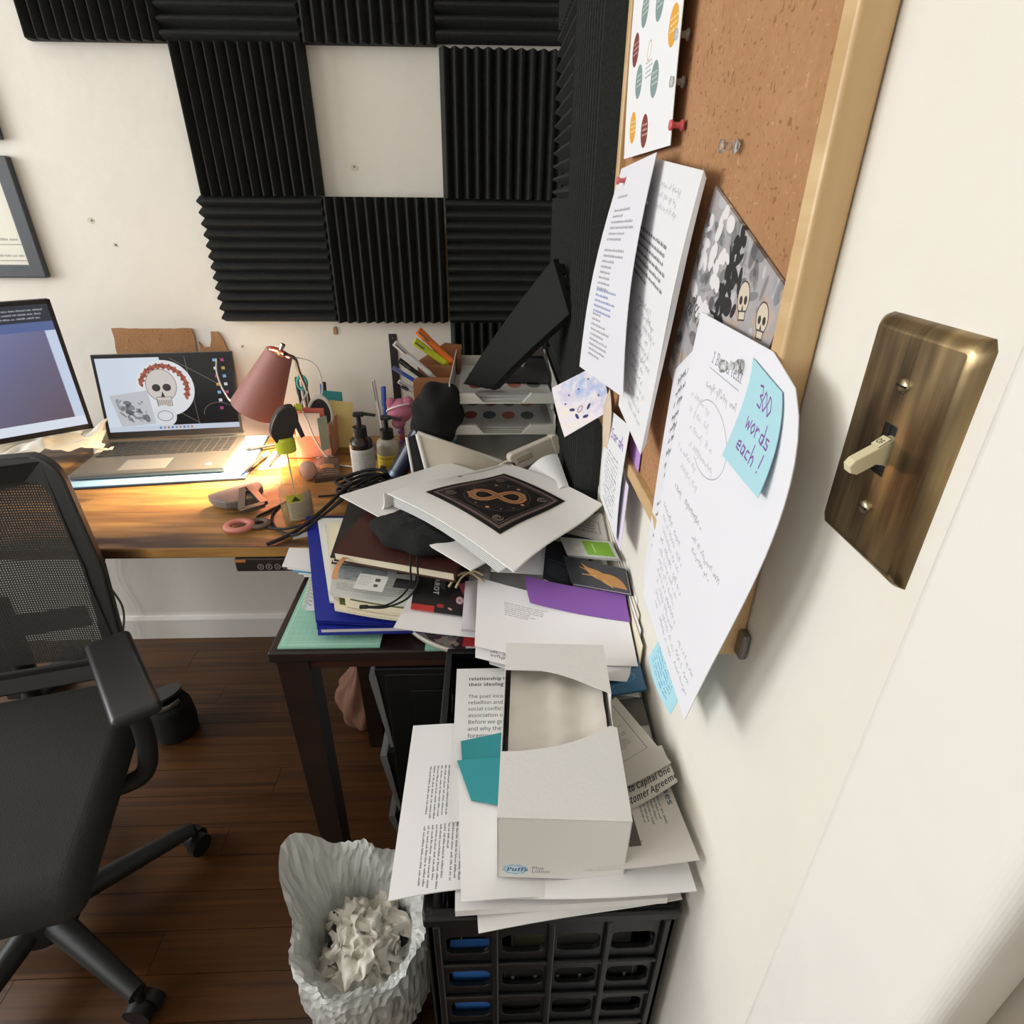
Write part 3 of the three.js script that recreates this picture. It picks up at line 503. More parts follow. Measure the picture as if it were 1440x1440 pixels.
// ---------------------------------------------------------------- laptop on its blue board
{
  const yaw = .13, lp = [-1.052, 0, .245];
  const pad = thing('blue_clipboard', 'pale blue flat board lying under the laptop', 'board', [-1.035, DK, .245], yaw);
  mesh('board', rbox(.43, .007, .3, .0025, 0, .0036, 0), plain('#a6cdec', .45), pad);
  mesh('edge_binding', [rbox(.432, .005, .004, .001, 0, .0026, .1505), rbox(.004, .005, .3, .001, .2155, .0026, 0)], plain('#31445c', .5), pad);
  const o = thing('laptop', 'grey laptop open on a blue board with a skull picture on its screen', 'laptop', [lp[0], DK + .0075, lp[2]], yaw);
  const W = .357, D = .235, alu = plain('#6f6c69', .38, { metalness: .5 });
  mesh('base', rbox(W, .014, D, .005, 0, .0075, 0), alu, o);
  mesh('keyboard_deck', rbox(W - .03, .002, .105, .001, 0, .0142, -.045), plain('#4c4a4a', .5), o);
  for (let r = 0; r < 6; r++) for (let c = 0; c < 15; c++) { if (r === 5 && c > 3 && c < 9) continue; mesh('key', rbox(.0182, .0022, r ? .0142 : .009, .0008, -.1525 + c * .0218, .0162, -.09 + r * .0172, 1), M.charcoal, o); }
  mesh('key', rbox(.107, .0022, .0142, .0008, -.0217, .0162, -.004, 1), M.charcoal, o, 'space bar');
  mesh('touchpad', rbox(.11, .001, .068, .0004, -.02, .0146, .068), plain('#7d7a77', .32), o);
  const lid = new THREE.Group(); lid.name = 'lid'; lid.position.set(0, .016, -D / 2 + .004); lid.rotation.x = -.2; o.add(lid);
  mesh('lid_shell', rbox(W, .228, .006, .0028, 0, .116, -.003), alu, lid);
  mesh('screen_bezel', rbox(W - .004, .222, .002, .0008, 0, .117, .0006), M.black, lid);
  const tl = ctex(768, 440, (x, w, h) => {
    x.fillStyle = '#dce6f4'; x.fillRect(0, 0, w, h); x.fillStyle = '#14151a'; x.beginPath(); x.moveTo(w * .47, 0); x.lineTo(w, 0); x.lineTo(w, h * .93); x.lineTo(w * .4, h * .93); x.lineTo(w * .5, h * .6); x.closePath(); x.fill();
    x.strokeStyle = '#a09686'; x.lineWidth = 2.2; for (const [a, b, c, d] of [[.55, .02, .9, .4], [.66, 0, .69, .93], [.55, .75, .7, .92]]) { x.beginPath(); x.moveTo(w * a, h * b); x.lineTo(w * c, h * d); x.stroke(); } x.beginPath(); x.ellipse(w * .86, h * .8, w * .12, h * .16, 0, 3.1, 5.6); x.stroke();
    x.fillStyle = '#e9ebf0'; x.beginPath(); x.arc(w * .48, h * .42, h * .38, 0, 7); x.fill();
    for (let i = 0; i < 40; i++) { const a = -2.9 + i * .085, r = h * .3; x.fillStyle = i % 2 ? '#b0604a' : '#8d4638'; x.beginPath(); x.ellipse(w * .47 + Math.cos(a) * r, h * .42 + Math.sin(a) * r, 20, 10, a + 1 + (i % 3), 0, 7); x.fill(); }
    x.fillStyle = '#d9d2cc'; x.strokeStyle = '#6a5a54'; x.lineWidth = 3; x.beginPath(); x.ellipse(w * .45, h * .38, h * .2, h * .22, 0, 0, 7); x.fill(); x.stroke(); x.beginPath(); x.rect(w * .4, h * .54, w * .11, h * .12); x.fill(); x.stroke();
    x.fillStyle = '#3b3234'; for (const u of [.41, .49]) { x.beginPath(); x.ellipse(w * u, h * .41, h * .055, h * .05, 0, 0, 7); x.fill(); } x.beginPath(); x.moveTo(w * .45, h * .46); x.lineTo(w * .435, h * .54); x.lineTo(w * .465, h * .54); x.fill();
    for (let i = 0; i < 8; i++) { x.beginPath(); x.moveTo(w * (.405 + .013 * i), h * .58); x.lineTo(w * (.405 + .013 * i), h * .65); x.stroke(); }
    x.fillStyle = '#c9ccd2'; x.beginPath(); x.moveTo(w * .05, h * .5); x.lineTo(w * .34, h * .44); x.lineTo(w * .36, h * .9); x.lineTo(w * .1, h * .93); x.closePath(); x.fill();
    for (let i = 0; i < 36; i++) { const g = rr(60, 150) | 0; x.fillStyle = `rgba(${g},${g},${g + 6},.6)`; x.beginPath(); x.ellipse(w * rr(.1, .3), h * rr(.55, .85), rr(6, 26), rr(4, 16), rr(0, 3), 0, 7); x.fill(); }
    x.fillStyle = '#e3e6ea'; x.beginPath(); x.arc(w * .44, h * .8, h * .15, 0, 7); x.fill(); x.strokeStyle = '#5a5f68'; x.beginPath(); x.ellipse(w * .44, h * .8, h * .1, h * .07, 0, 0, 7); x.stroke();
    for (let r = 0; r < 7; r++) for (let c = 0; c < 2; c++) { if (r > 4 && c) continue; x.fillStyle = ['#7fb4d8', '#d8d8dc', '#b04a7c', '#c8a04c'][(r + 2 * c) % 4]; x.fillRect(w * (.87 + .06 * c), h * (.04 + .11 * r), 20, 18); }
    x.fillStyle = '#cfd9ea'; x.fillRect(0, h * .93, w, h * .07); for (let i = 0; i < 9; i++) { x.fillStyle = ['#4a7ac0', '#8a8f98', '#c0784a'][i % 3]; x.fillRect(w * (.38 + .03 * i), h * .95, 12, 12); }
  });
  mesh('screen', new THREE.PlaneGeometry(W - .02, .196).translate(0, .121, .0019), std({ color: '#000000', emissive: '#ffffff', emissiveMap: tl, emissiveIntensity: .95, roughness: .25 }), lid);
  mesh('sticker', rbox(.014, .0006, .01, .0002, .135, .0147, .09), plain('#dfe3ee', .4), o);
}
// ---------------------------------------------------------------- crumpled sheets
function crumple(w, d, amp, s, drop = 0, n = 22) {
  const g = new THREE.PlaneGeometry(w, d, n, n).rotateX(-Math.PI / 2), p = g.attributes.position;
  for (let i = 0; i < p.count; i++) {
    const x = p.getX(i) / w + .5, z = p.getZ(i) / d + .5, a = fbm(x * .98, z * .98, 4, 4, 2, s), b = Math.abs(fbm(x * .98, z * .98, 7, 7, 2, s + 9) - .5) * 2, r = Math.hypot(x - .5, z - .5) * 2;
    p.setXYZ(i, p.getX(i) * (1 - .25 * b) + (fbm(x * .98, z * .98, 6, 6, 1, s + 3) - .5) * amp * .7, amp * (a * 1.1 - b * .7) + .0 - drop * r * r, p.getZ(i) * (1 - .2 * a) + (fbm(x * .98, z * .98, 6, 6, 1, s + 4) - .5) * amp * .7);
  }
  g.computeBoundingBox(); g.translate(0, -g.boundingBox.min.y, 0); g.computeVertexNormals(); return g;
}
const tissue = new THREE.MeshPhysicalMaterial({ color: '#f5f0e4', roughness: .95, side: THREE.DoubleSide, transmission: .12, thickness: 0 });
{ const m = solo('crumpled_tissue_paper', crumple(.36, .2, .06, 301, .02, 40), tissue, 'crumpled white tissue paper on the desk below the monitor', 'tissue'); m.position.set(-1.40, DK + .001, .235); m.rotation.y = .5; }
// ---------------------------------------------------------------- desk lamp with organizer base
{
  const o = thing('desk_lamp', 'dusty pink desk lamp with cone shade and gooseneck over the laptop', 'lamp');
  const pink = plain('#a9736b', .5), inner = plain('#e9ddd2', .7), salmon = plain('#e0a58e', .55);
  const top = V(-.69, 1.085, .285), bot = V(-.772, .945, .288), ax = bot.clone().sub(top).normalize(), L = top.distanceTo(bot);
  const q = new THREE.Quaternion().setFromUnitVectors(V(0, -1, 0), ax), place = g => g.applyQuaternion(q).translate(top.x, top.y, top.z);
  mesh('shade', place(lathe([[.0265, 0], [.031, -.002], [.0605, -L + .001], [.0605, -L], [.0585, -L], [.029, -.004], [.0265, -.003], [.0265, 0]], 48)), pink, o);
  mesh('shade_ring', place(lathe([[.008, -.012], [.029, -.012], [.029, -.015], [.008, -.015], [.008, -.012]], 32)), pink, o);
  mesh('finial', place(merge([cyl(.0045, .0045, .03, 0, .002, 0, 16), cyl(.006, .006, .008, 0, .018, 0, 16)])), M.chrome, o);
  mesh('socket', place(cyl(.014, .014, .05, 0, -.036, 0, 20)), M.white, o);
  const bp = top.clone().addScaledVector(ax, .095);
  mesh('bulb', place(lathe([[.0, -.125], [.014, -.12], [.021, -.104], [.021, -.09], [.013, -.068], [.012, -.058], [0, -.058]], 28)), std({ color: '#ffffff', emissive: '#ffc987', emissiveIntensity: 14 }), o, 'warm lit bulb');
  const pl = new THREE.PointLight(new THREE.Color(1, .79, .47), 3.4, 0, 2); pl.position.copy(bp); pl.shadow.radius = 1; o.add(pl);
  mesh('gooseneck', tube([[-.683, 1.078, .274], [-.672, 1.06, .24], [-.68, 1.02, .2], [-.678, .95, .165], [-.684, .87, .15], [-.69, .80, .15]], .0045, 40), M.steel, o);
  const b = mesh('organizer_base', [rbox(.13, .012, .14, .004, -.68, DK + .0065, .165), rbox(.004, .085, .14, .0015, -.743, DK + .052, .165), rbox(.004, .085, .14, .0015, -.617, DK + .052, .165), rbox(.13, .085, .004, .0015, -.68, DK + .052, .097), rbox(.13, .06, .004, .0015, -.68, DK + .04, .233), rbox(.13, .075, .003, .001, -.68, DK + .05, .165)], salmon, o, 'salmon pink pen organizer base');
  mesh('organizer_pocket', rbox(.05, .12, .003, .001, -.69, DK + .072, .2), plain('#d88a7c', .6), o);
}
// wireless charger disc, note pads, yellow and teal papers leaning behind
{
  const c = thing('charging_disc', 'oval charger with white rim and black centre leaning in the organizer', 'charger', [-.645, DK + .105, .19], 0); c.rotation.x = -.25;
  mesh('rim', new THREE.TorusGeometry(.034, .0045, 12, 40).scale(.9, 1.45, 1), M.white, c); mesh('pad', cyl(.033, .033, .006).rotateX(Math.PI / 2).scale(.9, 1.45, 1), M.charcoal, c);
  const n = thing('note_pad', 'little pad of white notes glowing under the lamp', 'note pad', [-.668, DK + .096, .2385], 0, 'note pads in the organizer'); n.rotation.x = -.15;
  for (let i = 0; i < 4; i++) mesh('note', rbox(.064, .058, .0008, .0003, .001 * i, .001 * i, .0012 * i), i === 3 ? M.paper : plain('#f1efe9', .85), n);
  const n2 = thing('note_pad', 'coral pad of notes behind the white notes', 'note pad', [-.655, DK + .108, .228], 0, 'note pads in the organizer'); n2.rotation.x = -.15;
  for (let i = 0; i < 3; i++) mesh('note', rbox(.062, .06, .0008, .0003, 0, 0, .0012 * i), plain('#d97a70', .85), n2);
  const g = thing('note_pad', 'pale green notes standing at the right of the white notes', 'note pad', [-.627, DK + .075, .244], .9, 'note pads in the organizer'); mesh('note', rbox(.03, .09, .0012, .0004), plain('#bcd2bd', .85), g);
  sheet('yellow_paper', 'yellow sheet standing behind the charger on the desk', 'paper', [[-.632, .922, .135], [-.568, .914, .135], [-.575, DK + .001, .155], [-.625, DK + .001, .155]], .0008, plain('#e2d08a', .85), null, 1, 1);
  sheet('teal_card', 'teal card sticking up behind the yellow sheet', 'card', [[-.652, .945, .122], [-.598, .94, .122], [-.6, DK + .001, .128], [-.652, DK + .001, .128]], .001, plain('#3d9c9a', .7), null, 1, 1);
}
function pen(label, a, b, r, body, tip, group) {
  const o = thing('pen', label, 'pen', [0, 0, 0], 0, group), A = V(...a), B = V(...b), at = t => A.clone().lerp(B, t).toArray();
  mesh('barrel', rod(at(.12), at(.8), r), body, o); mesh('tip', rod(at(0), at(.12), r * .25, r), tip ?? M.steel, o); mesh('cap', rod(at(.78), at(1), r * 1.12), tip ?? body, o); 
  const up = V(0, 1, 0).cross(B.clone().sub(A)).normalize().multiplyScalar(r * 1.3), c0 = A.clone().lerp(B, .98).add(up), c1 = A.clone().lerp(B, .72).add(up);
  mesh('clip', rod(c0.toArray(), c1.toArray(), r * .25), M.steel, o); return o;
}
const blueInk = plain('#2f56b8', .35), whitePl = plain('#d7d7d6', .35), orangePl = plain('#e8772a', .4), limePl = plain('#c3cf2e', .4);
pen('blue ballpoint lying at the corner of the blue board', [-.812, DK + .0145, .365], [-.79, DK + .0145, .225], .0042, M.charcoal, blueInk);
pen('dark pen lying on a white slip beside the board', [-.765, DK + .006, .30], [-.765, DK + .006, .2], .0045, M.charcoal, M.black);
pen('black stylus lying across the board toward the lamp', [-.86, DK + .013, .2], [-.75, DK + .013, .14], .0045, M.charcoal, M.black);
sheet('white_slip', 'white slip of paper under the dark pen by the board', 'paper', [[-.79, DK + .0012, .18], [-.74, DK + .0012, .2], [-.725, DK + .0012, .29], [-.79, DK + .0012, .31]], .0008, M.paper, null, 1, 1);
pen('dark pen standing in the lamp organizer', [-.71, DK + .02, .13], [-.716, DK + .19, .115], .0042, M.charcoal, M.black, 'pens in the lamp organizer');
pen('white pen standing in the lamp organizer', [-.7, DK + .02, .13], [-.7, DK + .185, .11], .0042, whitePl, whitePl, 'pens in the lamp organizer');
pen('blue pen standing in the lamp organizer', [-.66, DK + .02, .13], [-.652, DK + .17, .112], .0042, blueInk, blueInk, 'pens in the lamp organizer');
pen('red pen standing in the lamp organizer', [-.65, DK + .02, .125], [-.645, DK + .175, .112], .0042, plain('#a8324a', .4), M.charcoal, 'pens in the lamp organizer');
{ const s = thing('scissors', 'teal handled scissors standing in the lamp organizer', 'scissors', [-.702, DK + .175, .12]); mesh('handle', new THREE.TorusGeometry(.014, .004, 10, 28).scale(.9, 1.3, 1), plain('#3fa6a4', .4), s); mesh('blade', rod([0, -.018, 0], [.01, -.14, .012], .004, .0025), M.steel, s); }
// white cables
solo('white_cable', tube([[-.72, 1.03, .22], [-.70, 1.04, .15], [-.655, 1.02, .14], [-.64, .97, .15], [-.642, .935, .17]], .0022, 50), M.white, 'thin white cable arching behind the lamp neck', 'cable');
solo('white_cable', tube([[-.675, .955, .17], [-.685, .93, .21], [-.66, .90, .255], [-.652, .87, .26], [-.63, .82, .265], [-.6, .795, .28], [-.55, .794, .3], [-.51, .793, .31]], .0024, 70), M.white, 'white cable looping from the charger down onto the desk', 'cable');
solo('white_cable', tube([[-.935, 1.02, .08], [-.915, 1.0, .14], [-.88, .965, .2], [-.84, .945, .24], [-.8, .955, .2], [-.77, .95, .12]], .002, 50), M.white, 'white cable hanging across the laptop screen corner', 'cable');
// ---------------------------------------------------------------- spray bottle
{
  const o = thing('spray_bottle', 'clear spray bottle of yellow liquid with lime collar and black trigger', 'spray bottle', [-.606, DK + .0005, .585], .5);
  const prof = [[0, 0], [.026, 0], [.029, .004], [.029, .07], [.0275, .085], [.019, .105], [.0165, .12], [.0155, .158], [.0155, .166]];
  const pet = new THREE.MeshPhysicalMaterial({ color: '#efe9cf', roughness: .12, transmission: .88, thickness: 0, ior: 1.4 });
  mesh('bottle', lathe(prof, 36).scale(1.1, 1, .8), pet, o);
  mesh('liquid', lathe([[0, .002], [.0268, .003], [.0272, .042], [0, .042]], 36).scale(1.1, 1, .8), new THREE.MeshPhysicalMaterial({ color: '#f4c63c', roughness: .05, transmission: .75, thickness: .02, ior: 1.33, attenuationColor: new THREE.Color('#e0a010'), attenuationDistance: .05 }), o, 'yellow liquid');
  mesh('dip_tube', rod([0, .006, 0], [0, .165, 0], .0016), plain('#e8e6df', .4), o);
  const lt = ctex(256, 256, (x, w, h) => { x.fillStyle = '#b9ad96'; x.fillRect(0, 0, w, h); x.fillStyle = '#b9b53a'; x.fillRect(0, 0, w * .5, h * .3); x.fillStyle = '#2c3a1c'; x.beginPath(); x.moveTo(w * .28, h * .06); x.lineTo(w * .42, h * .26); x.lineTo(w * .14, h * .26); x.fill(); typed(x, w * .1, h * .34, w * .8, 13, 12, { color: '#5a5448' }); });
  mesh('label', new THREE.CylinderGeometry(.0296, .0296, .06, 30, 1, true, -.7, 2.1).scale(1.1, 1, .8).translate(0, .045, 0), std({ map: lt, roughness: .6, side: THREE.DoubleSide }), o);
  mesh('collar', [cyl(.0195, .0195, .024, 0, .176, 0), cyl(.017, .0185, .006, 0, .191, 0)], plain('#c8cf35', .4), o, 'lime yellow collar');
  const s = new THREE.Shape(); s.moveTo(-.02, 0); s.lineTo(.014, 0); s.quadraticCurveTo(.02, .02, .034, .032); s.quadraticCurveTo(.04, .052, .03, .066); s.quadraticCurveTo(.01, .07, -.006, .056); s.quadraticCurveTo(-.03, .03, -.026, .012); s.closePath();
  mesh('trigger_head', extrude(s, .02, .004).scale(.8, .95, .8).translate(0, .19, -.008), plain('#2b2320', .4), o);
  mesh('trigger', extrude(poly([[.022, .03], [.03, .03], [.038, -.004], [.032, -.006]]), .01, .0015).translate(0, .195, -.005), plain('#2b2320', .4), o);
  mesh('nozzle', cyl(.007, .007, .012).rotateZ(1.2).translate(.036, .25, 0), plain('#c8cf35', .4), o);
}
// ---------------------------------------------------------------- pump bottles
function pump(name, label, pos, r, h, body, labelTex, cap, label0, label1) {
  const o = thing(name, label, 'bottle', pos, rr(-.3, .3), 'pump bottles at the back of the desk');
  mesh('bottle', lathe([[0, 0], [r * .94, 0], [r, .004], [r, h * .86], [r * .9, h * .95], [r * .55, h], [r * .5, h + .006]], 36), body, o);
  mesh('label', new THREE.CylinderGeometry(r * 1.012, r * 1.012, h * (label1 - label0), 36, 1, true, Math.PI, Math.PI * 2).translate(0, h * (label0 + label1) / 2, 0), std({ map: labelTex, roughness: .55, side: THREE.DoubleSide }), o);
  mesh('collar', cyl(r * .58, r * .6, .022, 0, h + .013, 0), cap, o); mesh('stem', cyl(.006, .006, .03, 0, h + .036, 0, 16), cap, o);
  mesh('pump_head', [rbox(.026, .01, .016, .004, .001, h + .054, 0), rod([.008, h + .056, 0], [.04, h + .05, 0], .0042, .0032)], cap, o);
}
const tl1 = ctex(256, 256, (x, w, h) => { x.fillStyle = '#cfcdc6'; x.fillRect(0, 0, w, h); for (const q of [.02, .36, .7]) typed(x, w * q, h * .08, w * .26, 12, 18, { color: '#8a8a84' }); });
const tl2 = ctex(256, 128, (x, w, h) => { x.fillStyle = '#e3c64e'; x.fillRect(0, 0, w, h); typed(x, w * .05, h * .1, w * .9, 18, 1, { color: '#6a5a20' }); for (const u of [.12, .45, .78]) { x.fillStyle = '#3a3426'; x.beginPath(); x.ellipse(w * u, h * .62, 14, 20, .4, 0, 7); x.fill(); x.fillStyle = '#f2ecd8'; x.beginPath(); x.ellipse(w * u + 18, h * .72, 14, 9, .7, 0, 7); x.fill(); } });
pump('pump_bottle', 'dark brown pump bottle with a white text label', [-.497, DK, .40], .0275, .125, plain('#2c1d19', .25), tl1, M.black, .06, .8);
pump('pump_bottle', 'clear soap pump bottle with a yellow label', [-.447, DK, .335], .028, .095, new THREE.MeshPhysicalMaterial({ color: '#e6e2d4', roughness: .1, transmission: .6, thickness: 0 }), tl2, M.black, .05, .62);
pen('white toothbrush-like stick leaning behind the pump bottles', [-.48, DK + .005, .19], [-.497, DK + .2, .18], .004, whitePl, whitePl, 'pens behind the pump bottles');
pen('blue felt pen standing behind the pump bottles', [-.472, DK + .005, .22], [-.47, DK + .185, .19], .005, blueInk, blueInk, 'pens behind the pump bottles');
// ---------------------------------------------------------------- small things near the bottle
{
  const o = thing('wipes_packet', 'dark printed packet of wipes lying on the desk', 'packet', [-.612, DK, .315], .28);
  const t = ctex(128, 256, (x, w, h) => { x.fillStyle = '#54423c'; x.fillRect(0, 0, w, h); x.fillStyle = '#d8d2cc'; for (let i = 0; i < 3; i++) { x.beginPath(); x.arc(28 + 34 * i, 26, 11, 0, 7); x.fill(); } typed(x, 16, 60, 96, 20, 5, { color: '#b9aca2' }); x.fillStyle = '#b98a4e'; x.fillRect(30, 150, 70, 34); typed(x, 16, 195, 96, 16, 3, { color: '#b9aca2' }); });
  mesh('pouch', sheetGeo([[-.032, .016, -.07], [.032, .016, -.07], [.032, .014, .07], [-.032, .014, .07]], .0125, (u, v) => .012 * Math.sin(u * Math.PI) * Math.sin(v * Math.PI) - .002, 8, 10), std({ map: t, roughness: .4 }), o);
  const e = solo('pebble_sponge', new THREE.SphereGeometry(.022, 24, 16).scale(1, 1.15, .9), plain('#caa292', .7), 'rounded beige sponge beside the spray bottle', 'sponge'); e.position.set(-.642, DK + .0255, .37);
}
// metal clamp with flat grey jaw and pink grip
{
  const o = thing('phone_clamp', 'grey clamp with flat fan shaped jaw and pink grip on the desk', 'clamp', [0, 0, 0]);
  const jaw = new THREE.Shape(); jaw.moveTo(-.826, -.505); jaw.quadraticCurveTo(-.78, -.445, -.742, -.437); jaw.quadraticCurveTo(-.722, -.45, -.726, -.478); jaw.lineTo(-.722, -.515); jaw.quadraticCurveTo(-.75, -.54, -.775, -.54); jaw.quadraticCurveTo(-.81, -.53, -.826, -.505);
  const grey = plain('#7d7672', .5), metal = plain('#6d655c', .35, { metalness: .6 });
  mesh('jaw', extrude(jaw, .012, .003).rotateX(-Math.PI / 2).translate(0, DK + .012, 0), grey, o);
  const bar = (q, t) => sheetGeo(q, t, null, 1, 1);
  mesh('handle', [bar([[-.765, DK + .034, .487], [-.752, DK + .036, .48], [-.716, DK + .036, .585], [-.729, DK + .034, .592]], .009), bar([[-.752, DK + .037, .482], [-.74, DK + .037, .474], [-.678, DK + .037, .556], [-.688, DK + .037, .566]], .009), bar([[-.729, DK + .0345, .585], [-.684, DK + .0365, .556], [-.68, DK + .036, .57], [-.722, DK + .034, .6]], .009)], metal, o);
  mesh('spring', new THREE.TorusGeometry(.009, .003, 8, 24).rotateX(1.2).translate(-.748, DK + .03, .492), metal, o);
  mesh('grip', new THREE.TorusGeometry(.021, .007, 12, 32).scale(1.15, 1, .8).rotateX(-Math.PI / 2).translate(-.722, DK + .009, .617), plain('#cf8078', .55), o, 'pink rubber grip');
  mesh('grip', new THREE.TorusGeometry(.016, .006, 12, 32).scale(1.2, 1, .8).rotateX(-Math.PI / 2).translate(-.686, DK + .0075, .605), plain('#6d5a50', .55), o);
}
// black cables
const cab = (label, pts, r = .003) => solo('black_cable', tube(pts, r, 90), M.rubber, label, 'cable', 'black cables on the desk');
const y0 = DK + .0034;
cab('black cable whose end points over the front edge of the desk', [[-.64, y0 + .002, .69], [-.6, y0 + .006, .65], [-.55, y0 + .03, .60], [-.5, y0 + .055, .52], [-.44, y0 + .05, .46], [-.4, y0 + .03, .42]], .0042);
cab('black cable in the big loop beside the clamp', [[-.66, y0, .5], [-.685, y0, .54], [-.7, y0 + .001, .575], [-.672, y0, .61], [-.62, y0 + .007, .635], [-.56, y0 + .02, .62], [-.5, y0 + .05, .575], [-.44, y0 + .06, .5]]);
cab('black cable in the small loop under the spray bottle', [[-.63, y0, .47], [-.668, y0, .51], [-.67, y0, .57], [-.64, y0, .625], [-.59, y0 + .007, .66], [-.54, y0 + .03, .61], [-.48, y0 + .06, .53], [-.42, y0 + .05, .44]]);
cab('thin black cable running straight across to the wipes packet', [[-.595, y0, .47], [-.55, y0, .46], [-.5, y0 + .01, .45], [-.45, y0 + .03, .46]], .0022);
for (let k = 0; k < 7; k++) { const pts = []; for (let i = 0; i <= 18; i++) { const a = i / 18 * 6.283 * 1.02 + k, r = .052 + .01 * (k % 3); pts.push([-.468 + Math.cos(a) * r * 1.1, y0 + .004 + .0075 * k + .004 * Math.sin(3 * a), .475 + Math.sin(a) * r * .75]); } solo('coiled_cable', tube(pts, .0038, 110), M.rubber, 'loop of thick black cable coiled beside the pump bottles', 'cable', 'coiled black cable'); }
// ---------------------------------------------------------------- microphone, organizer, plush, trays at the back right
{
  const o = thing('microphone', 'large black foam covered microphone on a dark blue handle in a holder', 'microphone');
  const g = new THREE.SphereGeometry(1, 48, 32), p = g.attributes.position;
  for (let i = 0; i < p.count; i++) { const x = p.getX(i), y = p.getY(i), z = p.getZ(i), k = 1 + .07 * Math.sin(5 * x + 2) * Math.sin(4 * y + 1) + .05 * Math.sin(9 * y + 3 * z); p.setXYZ(i, x * k * .056, y * k * .073, z * k * .054); }
  g.computeVertexNormals(); g.rotateZ(-.25);
  const bm = grainAt(6);
  mesh('windscreen', g.translate(-.31, .985, .45), std({ color: '#101112', roughness: 1, bumpMap: bm, bumpScale: .0015 }), o, 'black foam windscreen');
  mesh('handle', rod([-.404, .855, .475], [-.335, .965, .462], .02, .023, 28), plain('#222c3e', .3), o, 'dark blue metal handle');
  mesh('band', rod([-.408, .848, .476], [-.402, .858, .475], .0212, .0212, 28), plain('#5a5f70', .3, { metalness: .7 }), o);
  mesh('holder', lathe([[0, 0], [.03, 0], [.033, .004], [.031, .055], [.027, .055], [.027, .01], [0, .01]], 36).translate(-.412, DK + .0005, .472), M.rubber, o);
  mesh('holder_arm', rod([-.41, DK + .012, .472], [-.408, .85, .476], .014), M.rubber, o);
}
{
  const o = thing('wooden_pen_organizer', 'brown wooden desk organizer with compartments behind the microphone', 'organizer', [0, 0, 0]);
  const wt = std({ map: woodTex(256, [128, 82, 50], [158, 106, 68], [92, 56, 34], 2, 18, 131, .5), roughness: .5 });
  const side = new THREE.Shape(); side.moveTo(.055, 0); side.lineTo(.055, .185); side.quadraticCurveTo(.055, .215, .03, .216); side.lineTo(-.04, .216); side.quadraticCurveTo(-.053, .215, -.053, .2); side.lineTo(-.053, 0); side.closePath();
  mesh('front_panel', uvBox(extrude(side, .008, .001).translate(-.333, DK + .001, .225)), wt, o);
  mesh('back_panel', uvBox(extrude(poly([[-.387, 0], [-.266, 0], [-.266, .275], [-.31, .28], [-.387, .23]]), .008).translate(0, DK + .001, .11)), wt, o);
  mesh('side_panel', span(-.275, -.267, DK + .001, DK + .265, .118, .225), wt, o); mesh('side_panel', span(-.385, -.378, DK + .001, DK + .17, .118, .225), wt, o);
  mesh('divider', span(-.378, -.275, DK + .001, DK + .235, .168, .174), wt, o); mesh('bottom', span(-.378, -.275, DK + .001, DK + .009, .118, .225), wt, o);
}
const grp = 'pens leaning out of the wooden organizer';
pen('white marker, topmost of the pens leaning out of the wooden organizer', [-.335, 1.0, .2], [-.428, 1.092, .215], .0068, whitePl, whitePl, grp);
pen('grey marker under the white one in the wooden organizer', [-.32, .985, .2], [-.41, 1.07, .205], .006, plain('#a9a9aa', .4), plain('#c9c9ca', .4), grp);
pen('lime highlighter in the wooden organizer', [-.3, 1.02, .15], [-.385, 1.085, .16], .009, limePl, limePl, grp);
pen('orange highlighter in the wooden organizer', [-.285, 1.02, .145], [-.375, 1.11, .15], .0095, orangePl, orangePl, grp);
pen('blue pen low down in the wooden organizer', [-.34, .965, .21], [-.436, 1.032, .22], .005, blueInk, plain('#6a7ab8', .4), grp);
pen('black pen in the wooden organizer', [-.33, .975, .205], [-.42, 1.05, .215], .006, M.black, M.black, grp);
pen('slim white pen, lowest of those in the wooden organizer', [-.35, .95, .21], [-.425, .997, .222], .005, whitePl, whitePl, grp);
pen('second slim white pen low in the wooden organizer', [-.345, .938, .212], [-.418, .985, .224], .004, whitePl, M.charcoal, grp);
{
  const o = thing('pink_plush', 'small pink plush with a white band round it between bottle and microphone', 'plush toy', [-.414, 0, .3]);
  const pk = std({ color: '#cf7c93', roughness: 1, bumpMap: grainAt(5), bumpScale: .003 });
  const blob = (r, x, y, z, sx = 1, sy = 1) => new THREE.SphereGeometry(r, 24, 18).scale(sx, sy, 1).translate(x, y, z);
  mesh('body', [blob(.03, 0, .945, 0, 1.05, 1), blob(.014, .022, .968, .004), blob(.013, -.02, .966, .004), blob(.017, -.004, .92, .018, 1, .9)], pk, o);
  mesh('stand', rod([0, DK + .0005, 0], [0, .93, 0], .006, .006), plain('#8a5a72', .6), o); mesh('stand_foot', cyl(.02, .022, .006, 0, DK + .0035, 0), plain('#8a5a72', .6), o);
  mesh('band', new THREE.TorusGeometry(.034, .0018, 8, 40).rotateX(1.15).rotateZ(.3).translate(0, .952, 0), M.white, o);
  for (let i = 0; i < 4; i++) mesh('bead', blob(.0055, .002 * (i % 2), .9 - .013 * i, .03), plain(i % 2 ? '#b23a48' : '#7a3f86', .3), o);
}
{ const o = solo('blue_tissue_pack', sheetGeo([[-.29, .885, .36], [-.268, .9, .34], [-.268, DK + .001, .38], [-.3, DK + .001, .4]], .02, (u, v) => .004 * Math.sin(v * 3), 3, 4), plain('#7fa6bb', .4), 'pale blue plastic pack wedged between microphone and trays', 'pack'); }
